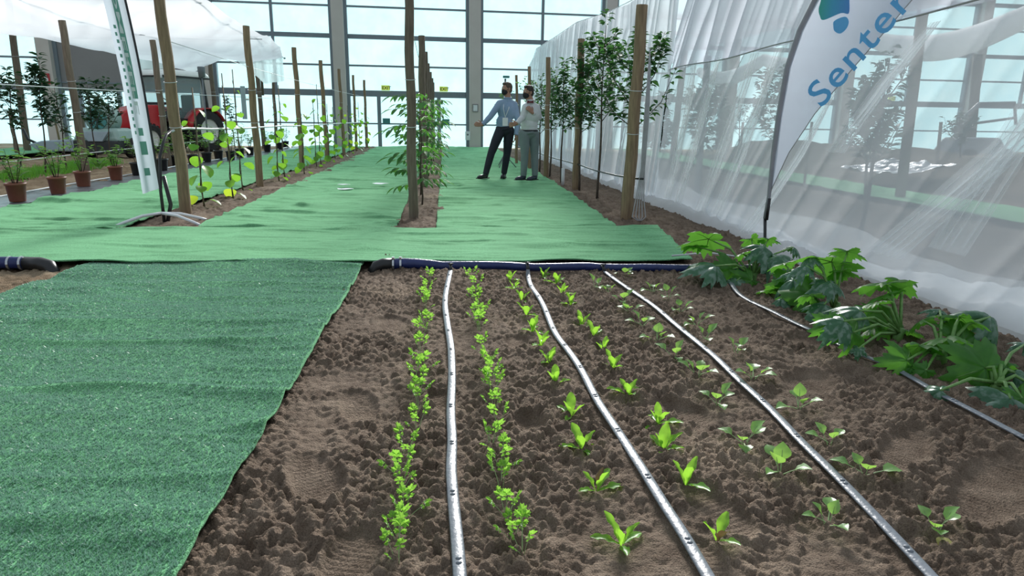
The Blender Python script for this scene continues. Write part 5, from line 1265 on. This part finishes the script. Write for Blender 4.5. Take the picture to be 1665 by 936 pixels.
# pole edge and free edge in plan: the cloth is turned almost along the view
def Pb(S, Z, o):
    lean = -0.095 * (Z - 0.3) / 2.0 - 0.035 * np.clip(Z - 1.2, 0, 2) ** 2
    return (lean - 0.105 * S / 0.5 * 1.0 + 0.035 * (S / 0.5) * (Z - 0.3) * -0.2 + o, -0.50 * S / 0.5 * 0.35 + 0 * Z, Z)
u = np.linspace(0, 1, 26); zs = np.linspace(0.33, 2.7, 110)
U, Zz = np.meshgrid(u, zs)
X, Y, Z = Pb(U * 0.5, Zz, 0.012 * np.sin(U * 9 + Zz * 0.7) * U)
Z = Z - 0.04 * U * (Zz < 0.4)
grid_obj('sail', X, Y, Z, M['flag'], t)
def band(u0, u1, z0, z1, off=0.006, nm='green_band', mat=None, nz=24):
    uu = np.linspace(u0, u1, 8); zz = np.linspace(z0, z1, nz); U, Zz = np.meshgrid(uu, zz)
    X, Y, Z = Pb(U * 0.5, Zz, 0.012 * np.sin(U * 9 + Zz * 0.7) * U)
    grid_obj(nm, X, Y - off, Z, mat or M['flag_green'], t)
band(0.30, 0.66, 1.86, 2.7); band(0.30, 0.60, 1.28, 1.86, nm='green_band'); band(0.34, 0.60, 0.90, 0.98); band(0.28, 0.66, 0.70, 0.84); band(0.34, 0.68, 0.48, 0.56)
me = text_mesh('UOMEREFE', 0.62, 0.0, 0.01, 1.0)
mx = max(q.co.x for q in me.vertices)
for q in me.vertices:
    fx = q.co.x / mx; fy = q.co.y / 0.46
    U = 0.36 + 0.22 * fy; zz = 2.62 - 1.5 * fx
    p = Pb(U * 0.5, zz, 0.012 * math.sin(U * 9 + zz * 0.7) * U); q.co = (float(p[0]), float(p[1]) - 0.012, float(p[2]))
me.materials.append(M['flag_hole']); link('lettering', me, t)
for k in range(16):
    z = 2.0 - k * 0.07; band(0.76 + 0.02 * (k % 2), 0.86, z - 0.035, z, 0.006, 'small_print', M['flag_green'], 4)
ed = [Vector(Pb(0.0, z, 0.012)) for z in np.linspace(0.30, 2.75, 20)]
b = MB(); b.tube([Vector((0.02, 0.02, -0.05))] + ed, 0.012, 8); b.build('pole', M['black'], t, True)

# ================================================================== TRACTOR AND SPRAYER
t = thing('tractor', 'red tractor with white cab roof parked under the net canopy', 'tractor', (-8.75, 22.9, 0.0), R(152))
tp = lambda m, nm, mat, par=t, sm=False, bev=0.0: m.build(nm, mat, par, sm, bev)
# local: +y is the front
b = MB(); b.box((0, 0.2, 0.62), (0.5, 3.0, 0.36)); b.box((0, 1.5, 0.62), (0.34, 0.9, 0.3)); b.box((0, -1.1, 0.7), (0.8, 0.7, 0.5)); tp(b, 'chassis', M['dark'], bev=0.04)
b = MB(); b.prism([(-0.36, 0.45, 0.75), (-0.36, 0.45, 1.46), (-0.36, 1.2, 1.42), (-0.36, 1.85, 1.26), (-0.36, 2.05, 1.05), (-0.36, 2.05, 0.70)], (1, 0, 0), 0.72); h_ = tp(b, 'hood', M['red'], bev=0.07)
b = MB(); b.box((0, 2.06, 0.92), (0.5, 0.04, 0.36)); tp(b, 'grille', M['dark'], h_, bev=0.02)
for sx in (-1, 1):
    b = MB(); b.ell((sx * 0.26, 2.06, 1.12), (0.08, 0.03, 0.06), 12, 8); tp(b, 'headlight', M['white_plastic'], h_, True)
    for k in range(4):
        b = MB(); b.box((sx * 0.365, 1.15 + k * 0.14, 1.08), (0.012, 0.05, 0.34), (0.3, 0, 0)); tp(b, 'vent', M['dark'], h_)
cb = None
b = MB()
CAB = [(-0.66, 0.45), (0.66, 0.45), (0.66, -1.0), (-0.66, -1.0)]
for (x, y) in CAB:
    b.tube([(x, y, 0.95), (x * 0.98, y * 0.95, 1.6), (x * 0.92, y * 0.9, 2.3)], 0.055, 8)
b.box((0, -0.28, 1.0), (1.36, 1.5, 0.10)); b.tube([(-0.65, 0.45, 1.5), (0.65, 0.45, 1.5)], 0.04, 8)
cb = tp(b, 'cab_frame', M['dark'])
for (x0, y0, x1, y1) in ((-0.62, 0.45, 0.62, 0.45), (0.63, 0.42, 0.63, -0.98), (-0.63, 0.42, -0.63, -0.98), (-0.62, -1.0, 0.62, -1.0)):
    b = MB(); b.add([(x0, y0, 1.06), (x1, y1, 1.06), (x1 * 0.93, y1 * 0.92, 2.28), (x0 * 0.93, y0 * 0.92, 2.28)], [(0, 1, 2, 3)]); g = tp(b, 'window_pane', M['glass'], cb)
    g.modifiers.new('thickness', 'SOLIDIFY').thickness = 0.008
b = MB(); b.box((0, -0.3, 2.42), (1.5, 1.75, 0.20), None, 0, 0.86); rf = tp(b, 'cab_roof', M['white_paint'], bev=0.08)
b = MB(); b.box((0, -0.3, 2.31), (1.44, 1.68, 0.05)); tp(b, 'roof_liner', M['dark'], rf, bev=0.02)
for sx in (-1, 1):
    b = MB(); b.box((sx * 0.45, 0.58, 2.30), (0.2, 0.06, 0.1)); tp(b, 'work_light', M['white_plastic'], rf, bev=0.015)
b = MB(); b.box((0, -0.55, 1.22), (0.5, 0.5, 0.16)); b.box((0, -0.8, 1.5), (0.5, 0.12, 0.6)); tp(b, 'seat', M['dark'], bev=0.04)
b = MB(); b.tube([(0.18 * math.cos(a), 0.12 + 0.06 * math.sin(a), 1.5 + 0.17 * math.sin(a)) for a in [i * math.pi / 8 for i in range(17)]], 0.015, 6, False); b.tube([(0, 0.4, 1.2), (0, 0.12, 1.5)], 0.025, 6); tp(b, 'steering_wheel', M['dark'], t, True)
b = MB(); b.tube([(0.42, 0.62, 1.2), (0.42, 0.62, 2.35), (0.42, 0.56, 2.5)], 0.035, 10); tp(b, 'exhaust', M['dark'], t, True)
def wheel(x, y, r, w, nm):
    b = MB(); s = 1 if x > 0 else -1
    prof = [(r * 0.58, -w / 2), (r * 0.9, -w / 2), (r, -w * 0.36), (r * 1.0, w * 0.36), (r * 0.9, w / 2), (r * 0.58, w / 2)]
    m = MB(); m.lathe(prof, 36, capb=False)
    rot = Matrix.Rotation(R(90), 3, 'Y')
    m.v = [tuple(rot @ Vector(p) + Vector((x, y, r))) for p in m.v]
    for k in range(22):
        a = 2 * math.pi * k / 22
        for q in (-1, 1):
            m.box((x + q * w * 0.22, y + (r + 0.012) * math.cos(a + q * 0.07), r + (r + 0.012) * math.sin(a + q * 0.07)), (w * 0.46, 0.045, 0.05), (a + math.pi / 2, 0, q * 0.5))
    wo = tp(m, nm, M['rubber'], t)
    m = MB(); m.lathe([(0.06, -w * 0.30), (r * 0.3, -w * 0.2), (r * 0.55, -w * 0.36), (r * 0.6, -w * 0.40), (r * 0.6, w * 0.40), (r * 0.55, w * 0.36), (r * 0.3, w * 0.2), (0.06, w * 0.30)], 24, capt=True)
    m.v = [tuple(rot @ Vector(p) + Vector((x, y, r))) for p in m.v]
    tp(m, 'rim', M['white_paint'], wo, True)
for sx in (-1, 1):
    wheel(sx * 0.72, -0.75, 0.66, 0.40, 'rear_wheel'); wheel(sx * 0.66, 1.35, 0.44, 0.30, 'front_wheel')
    m = MB(); pts = [(sx * 0.74, -0.75 + 0.74 * math.cos(a), 0.66 + 0.74 * math.sin(a)) for a in [math.pi * (0.05 + 0.8 * k / 10) for k in range(11)]]
    vs = []
    for p in pts: vs += [(p[0] - sx * 0.24, p[1], p[2]), (p[0] + sx * 0.2, p[1], p[2])]
    m.add(vs, [(2 * k, 2 * k + 1, 2 * k + 3, 2 * k + 2) for k in range(10)]); f_ = tp(m, 'fender', M['red'], t, True); f_.modifiers.new('thickness', 'SOLIDIFY').thickness = 0.03
    m = MB(); m.tube([(sx * 0.64, 0.45, 1.9), (sx * 0.95, 0.55, 1.95)], 0.015, 6); m.box((sx * 1.0, 0.56, 1.85), (0.14, 0.05, 0.26)); tp(m, 'mirror', M['dark'], t, bev=0.01)

t = thing('orchard_sprayer', 'pale green orchard sprayer with fan housing left of the tractor', 'sprayer', (-9.0, 19.2, 0.0), R(-12))
b = MB(); b.box((0, 0, 0.30), (1.25, 0.9, 0.34)); tp(b, 'frame', M['dark'], t, bev=0.03)
b = MB(); b.box((0, 0, 0.62), (1.35, 0.85, 0.34), None, 0, 0.8); tp(b, 'tank', M['sprayer'], t, bev=0.08)
b = MB(); b.tube([(0.05, -0.30, 1.02), (0.05, 0.15, 1.02)], 0.36, 28); fh = tp(b, 'fan_housing', M['sprayer'], t, True)
b = MB(); b.tube([(0.05, -0.33, 1.02), (0.05, -0.29, 1.02)], 0.27, 24); tp(b, 'fan_grille', M['teal'], fh)
for k in range(8):
    a = k * math.pi / 4; b = MB(); b.box((0.05 + 0.14 * math.cos(a), -0.34, 1.02 + 0.14 * math.sin(a)), (0.26, 0.015, 0.02), (0, -a, 0)); tp(b, 'grille_bar', M['dark'], fh)
b = MB(); b.prism([(-0.35, -0.40, 0.70), (0.45, -0.40, 0.70), (0.25, -0.40, 0.45), (-0.15, -0.40, 0.45)], (0, -1, 0), 0.10); tp(b, 'drip_tray', M['grey_plastic'], t, bev=0.01)
b = MB()
for k in range(7):
    a = math.pi * (0.1 + 0.8 * k / 6); b.tube([(0.05 + 0.38 * math.cos(a), -0.25, 1.02 + 0.38 * math.sin(a)), (0.05 + 0.5 * math.cos(a), -0.3, 1.02 + 0.5 * math.sin(a))], 0.03, 8)
tp(b, 'nozzle', M['dark'], t, True)
for sx in (-0.62, 0.62):
    b = MB(); b.tube([(sx - 0.08, 0.15, 0.27), (sx + 0.08, 0.15, 0.27)], 0.27, 22); w_ = tp(b, 'wheel', M['rubber'], t, True)
    b = MB(); b.tube([(sx - 0.09, 0.15, 0.27), (sx + 0.09, 0.15, 0.27)], 0.13, 16); tp(b, 'rim', M['grey_plastic'], w_, True)
t = thing('boat_tray', 'long grey blue plastic tray with dark hitch left of the sprayer', 'tray', (-10.6, 20.6, 0.0), R(-6))
b = MB(); b.prism([(-1.0, -0.4, 0.30), (-0.75, -0.4, 0.12), (0.9, -0.4, 0.10), (1.0, -0.4, 0.42), (0.4, -0.4, 0.46), (-0.6, -0.4, 0.40)], (0, 1, 0), 0.8); b.build('body', M['grey_plastic'], t, bevel=0.04)
b = MB(); b.tube([(-1.0, 0, 0.3), (-1.25, 0, 0.42), (-1.35, 0, 0.7)], 0.04, 8); b.build('hitch', M['dark'], t, True)

# ================================================================== LAMP STAND behind the men
t = thing('lamp_stand', 'thin stand with flat teal head behind the man in blue', 'stand', (1.42, 16.0, 0))
b = MB(); b.tube([(0, 0, -0.02), (0.0, 0, 2.06)], 0.022, 8); b.build('mast', M['grey_box'], t, True); b = MB(); b.box((0.02, 0, 2.1), (0.15, 0.1, 0.05)); b.build('head', M['teal'], t, bevel=0.01)
for k in range(3):
    a = k * 2.09; b = MB(); b.tube([(0, 0, 0.35), (0.3 * math.cos(a), 0.3 * math.sin(a), 0.02)], 0.012, 6); b.build('leg', M['grey_box'], t, True)

# ================================================================== THE TWO MEN
def remesh(o, vox, it=3, fac=0.5):
    m = o.modifiers.new('skin', 'REMESH'); m.mode = 'VOXEL'; m.voxel_size = vox; m.use_smooth_shade = True
    if it: s_ = o.modifiers.new('smooth', 'SMOOTH'); s_.iterations = it; s_.factor = fac
def person(label, P, swap, shirt, trous, shoe, hair, face, beard, badge=False, bow=False, hold=None):
    x0 = (P[14][0] + P[17][0]) / 2; y0 = (P[14][1] + P[17][1]) / 2
    O = Vector((x0, y0, 0.05))
    Q = [Vector(p) - O for p in P]
    Q[14].z = max(Q[14].z, 0.085); Q[17].z = max(Q[17].z, 0.085)
    t = thing('person', label, 'person', O)
    head, neck = Q[0], Q[1]
    sh = {-1: Q[2], 1: Q[3]}; hip = {-1: Q[11], 1: Q[12]}; waist = Q[10]
    knee = {-1: Q[13], 1: Q[16]}; ank = {-1: Q[14], 1: Q[17]}; toe = {-1: Q[15], 1: Q[18]}
    A1 = (Q[4], Q[5], Q[6]); A2 = (Q[7], Q[8], Q[9])
    arm = {-1: A1, 1: A2} if not swap else {1: A1, -1: A2}
    for s in (-1, 1): sh[s] = sh[s] + Vector((-s * 0.035, 0, -0.035))
    chest = (sh[-1] + sh[1]) / 2 + Vector((0, 0, -0.12))
    f = Vector((math.cos(face), math.sin(face), 0)); fy = face - math.pi / 2     # face yaw
    hc = head.copy()
    # ---- body
    b = MB()
    b.ell(hc + Vector((0, 0, 0.02)), (0.074, 0.094, 0.105), 20, 14, (0, 0, fy))
    b.ell(hc + f * 0.03 + Vector((0, 0, -0.055)), (0.056, 0.062, 0.066), 16, 10, (0, 0, fy))       # jaw
    b.limb([hc + f * 0.085 + Vector((0, 0, 0.03)), hc + f * 0.106 + Vector((0, 0, -0.008))], [0.010, 0.014], 10)
    side = Vector((-f.y, f.x, 0))
    for s in (-1, 1):
        b.ell(hc + side * s * 0.076 - f * 0.008 + Vector((0, 0, 0.0)), (0.011, 0.02, 0.032), 10, 8, (0, 0, fy))
        b.ell(hc + side * s * 0.032 + f * 0.078 + Vector((0, 0, 0.035)), (0.022, 0.014, 0.008), 8, 6, (0, 0, fy))   # brow
    b.limb([hc + Vector((0, 0, -0.05)) - f * 0.02, neck + Vector((0, 0, -0.04))], [0.052, 0.060], 14)
    b.ell(chest, (0.165, 0.105, 0.18), 20, 14); b.ell(waist + Vector((0, 0, 0.05)), (0.135, 0.095, 0.16), 20, 12); b.ell((hip[-1] + hip[1]) / 2 + Vector((0, 0, 0.0)), (0.15, 0.105, 0.12), 20, 12)
    b.limb([sh[-1], neck + Vector((0, 0, -0.06)), sh[1]], [0.055, 0.06, 0.055], 12)
    for s in (-1, 1):
        e, w, h = arm[s]
        b.limb([sh[s], e], [0.052, 0.040], 12); b.limb([e, e.lerp(w, 0.3), w], [0.040, 0.041, 0.027], 12)
        d = (h - w).normalized()
        # palm and five fingers
        up = Vector((0, 0, 1)) if abs(d.z) < 0.8 else Vector((0, -1, 0))
        sd = d.cross(up).normalized(); nn = sd.cross(d)
        palm = w + d * 0.055
        b.limb([w, w + d * 0.02], [0.026, 0.026], 10)
        for k in range(4):
            o_ = (k - 1.5) * 0.021
            b.limb([w + d * 0.015 + nn * o_ * 0.6, w + d * 0.085 + nn * o_], [0.014, 0.0125], 8)
            L = (0.060, 0.074, 0.070, 0.055)[k]
            k0 = w + d * 0.088 + nn * o_ * 1.08
            k1 = k0 + (d * 0.9 + sd * 0.35 + nn * (k - 1.5) * 0.06).normalized() * L * 0.55
            k2 = k1 + (d * 0.55 + sd * 0.8).normalized() * L * 0.5
            b.limb([k0, k1, k2], [0.0105, 0.0095, 0.0085], 8)
        th0 = w + d * 0.03 + nn * 0.03; th1 = th0 + (d * 0.6 + nn * 0.8 + sd * 0.2).normalized() * 0.042; th2 = th1 + (d * 0.9 + nn * 0.3 + sd * 0.4).normalized() * 0.034
        b.limb([th0, th1, th2], [0.014, 0.012, 0.0095], 8)
        b.limb([hip[s], hip[s].lerp(knee[s], 0.5), knee[s]], [0.088, 0.078, 0.055], 14); b.limb([knee[s], knee[s].lerp(ank[s], 0.35), ank[s]], [0.052, 0.053, 0.034], 12)
        td = Vector((toe[s].x - ank[s].x, toe[s].y - ank[s].y, 0)).normalized()
        b.limb([ank[s] + Vector((0, 0, -0.03)), ank[s] + td * 0.10 + Vector((0, 0, -0.055))], [0.036, 0.026], 10)
    bo = b.build('body', M['skin'], t, True); remesh(bo, 0.0065, 3)
    for s in (-1, 1):
        b = MB(); b.ell(hc + side * s * 0.031 + f * 0.083 + Vector((0, 0, 0.02)), (0.013, 0.009, 0.008), 10, 8, (0, 0, fy)); b.build('eye', M['eye'], t, True)
    # ---- hair
    b = MB(); b.ell(hc - f * 0.014 + Vector((0, 0, 0.045)), (0.080, 0.094, 0.092), 22, 14, (0, 0, fy)); b.ell(hc - f * 0.04 + Vector((0, 0, -0.005)), (0.072, 0.06, 0.075), 18, 12, (0, 0, fy))
    b.ell(hc + f * 0.045 + Vector((0, 0, 0.098)), (0.058, 0.042, 0.03), 14, 10, (0, 0, fy))
    ho = b.build('hair', M[hair], t, True); remesh(ho, 0.008, 2)
    tx = bpy.data.textures.get('hairtex') or bpy.data.textures.new('hairtex', 'CLOUDS'); tx.noise_scale = 0.03
    dm = ho.modifiers.new('tousle', 'DISPLACE'); dm.texture = tx; dm.strength = 0.016; dm.mid_level = 0.4
    # ---- mask
    b = MB(); b.ell(hc + f * 0.046 + Vector((0, 0, -0.048)), (0.064, 0.064, 0.062), 18, 12, (0, 0, fy)); b.ell(hc + f * 0.085 + Vector((0, 0, -0.03)), (0.034, 0.03, 0.034), 12, 8, (0, 0, fy))
    mo = b.build('face_mask', M['mask'], t, True); remesh(mo, 0.008, 2)
    for s in (-1, 1):
        b = MB(); b.tube([hc + side * s * 0.055 + f * 0.06 + Vector((0, 0, -0.03)), hc + side * s * 0.078 + f * 0.02 + Vector((0, 0, 0.0)), hc + side * s * 0.082 - f * 0.015 + Vector((0, 0, 0.01))], 0.003, 5); b.build('mask_strap', M['mask'], mo)
    # ---- shirt
    b = MB()
    b.ell(chest + Vector((0, 0, 0.0)), (0.182, 0.125, 0.20), 22, 14); b.ell(waist + Vector((0, 0, 0.09)), (0.158, 0.118, 0.17), 22, 12); b.ell(waist + Vector((0, 0, 0.03)), (0.157, 0.118, 0.075), 22, 12)
    b.limb([sh[-1], neck + Vector((0, 0, -0.075)), sh[1]], [0.068, 0.072, 0.068], 12)
    for s in (-1, 1):
        e, w, h = arm[s]
        b.limb([sh[s], e], [0.068, 0.054], 14); b.limb([e, e.lerp(w, 0.35)], [0.054, 0.052], 14)
        b.tube([e.lerp(w, 0.3), e.lerp(w, 0.95)], [0.052, 0.040], 14)
    b.tube([neck + Vector((0, 0, -0.07)), neck + Vector((0, 0, 0.005)) - f * 0.005], [0.075, 0.066], 16)
    so = b.build('shirt', M[shirt], t, True); remesh(so, 0.009, 3)
    b = MB(); b.tube([neck + Vector((0.068 * math.cos(a), 0.066 * math.sin(a), 0.0 + 0.012 * math.sin(a))) for a in [i * math.pi / 8 for i in range(17)]], 0.013, 6, False); b.build('collar', M[shirt], so, True)
    for s in (-1, 1):
        e, w, h = arm[s]; b = MB(); b.tube([e.lerp(w, 0.86), e.lerp(w, 0.985)], [0.044, 0.041], 14); b.build('cuff', M[shirt], so, True)
    # ---- trousers
    b = MB(); hm = (hip[-1] + hip[1]) / 2
    b.ell(hm + Vector((0, 0, 0.01)), (0.164, 0.122, 0.13), 22, 12); b.tube([hm, waist + Vector((0, 0, 0.0))], [0.150, 0.146], 20, True, 0, 0.8)
    for s in (-1, 1):
        b.limb([hip[s] + Vector((0, 0, -0.02)), hip[s].lerp(knee[s], 0.5), knee[s]], [0.102, 0.093, 0.072], 16)
        b.limb([knee[s], knee[s].lerp(ank[s], 0.4), knee[s].lerp(ank[s], 0.8)], [0.072, 0.068, 0.060], 16); b.tube([knee[s].lerp(ank[s], 0.75), ank[s] + Vector((0, 0, -0.01))], [0.060, 0.057], 16)
    to = b.build('trousers', M[trous], t, True); remesh(to, 0.009, 3)
    b = MB(); b.tube([waist + Vector((0.153 * math.cos(a), 0.118 * math.sin(a), 0.0)) for a in [i * math.pi / 10 for i in range(21)]], 0.014, 6, False); b.build('belt', M['mask'], to, True)
    for s in (-1, 1):
        td = Vector((toe[s].x - ank[s].x, toe[s].y - ank[s].y, 0)).normalized(); az = math.atan2(td.y, td.x) - math.pi / 2
        g = Vector((ank[s].x, ank[s].y, 0))
        b = MB(); b.ell(g + Vector((0, 0, 0.055)), (0.044, 0.06, 0.058), 16, 10, (0, 0, az)); b.ell(g + td * 0.10 + Vector((0, 0, 0.036)), (0.050, 0.10, 0.040), 16, 10, (0, 0, az)); b.ell(g + td * 0.16 + Vector((0, 0, 0.03)), (0.044, 0.055, 0.030), 14, 8, (0, 0, az))
        o_ = b.build('shoe', M[shoe], t, True); remesh(o_, 0.007, 2)
        b = MB(); b.box(g + td * 0.075 + Vector((0, 0, 0.008)), (0.088, 0.29, 0.018), (0, 0, az)); b.build('sole', M['mask'], o_, False, 0.02)
    if badge:
        fr = Vector((0, -1, 0))
        b = MB()
        for s in (-1, 1):
            b.tube([neck + Vector((s * 0.062, -0.01, -0.01)), chest + Vector((s * 0.05 - 0.03, -0.128, 0.04)), chest + Vector((-0.045, -0.142, -0.12))], 0.006, 6)
        b.build('lanyard', M['white_plastic'], t, True)
        b = MB(); b.box(chest + Vector((-0.045, -0.150, -0.20)), (0.10, 0.006, 0.15)); b.build('badge', M['white_plastic'], t, False, 0.004)
    if bow:
        b = MB()
        for s in (-1, 1): b.prism([neck + Vector((0.0 - 0.02, -0.085, -0.035)), neck + Vector((s * 0.055 - 0.02, -0.085, -0.008)), neck + Vector((s * 0.06 - 0.02, -0.085, -0.06)), neck + Vector((-0.02, -0.085, -0.05))], (0, -1, 0), 0.02)
        b.ell(neck + Vector((-0.02, -0.095, -0.04)), (0.014, 0.014, 0.016), 10, 8); b.build('bow_tie', M['bowtie'], t)
    return t
person('man in light blue shirt and dark trousers with lanyard, gesturing with outstretched arm', PERSON_A, False, 'shirt_blue', 'navy', 'shoe', 'hair_brown', R(205), True, badge=True)
person('man in white shirt and grey trousers with hand raised to chin', PERSON_B, True, 'shirt_white', 'grey_trousers', 'shoe_blue', 'hair', R(205), True, bow=True)
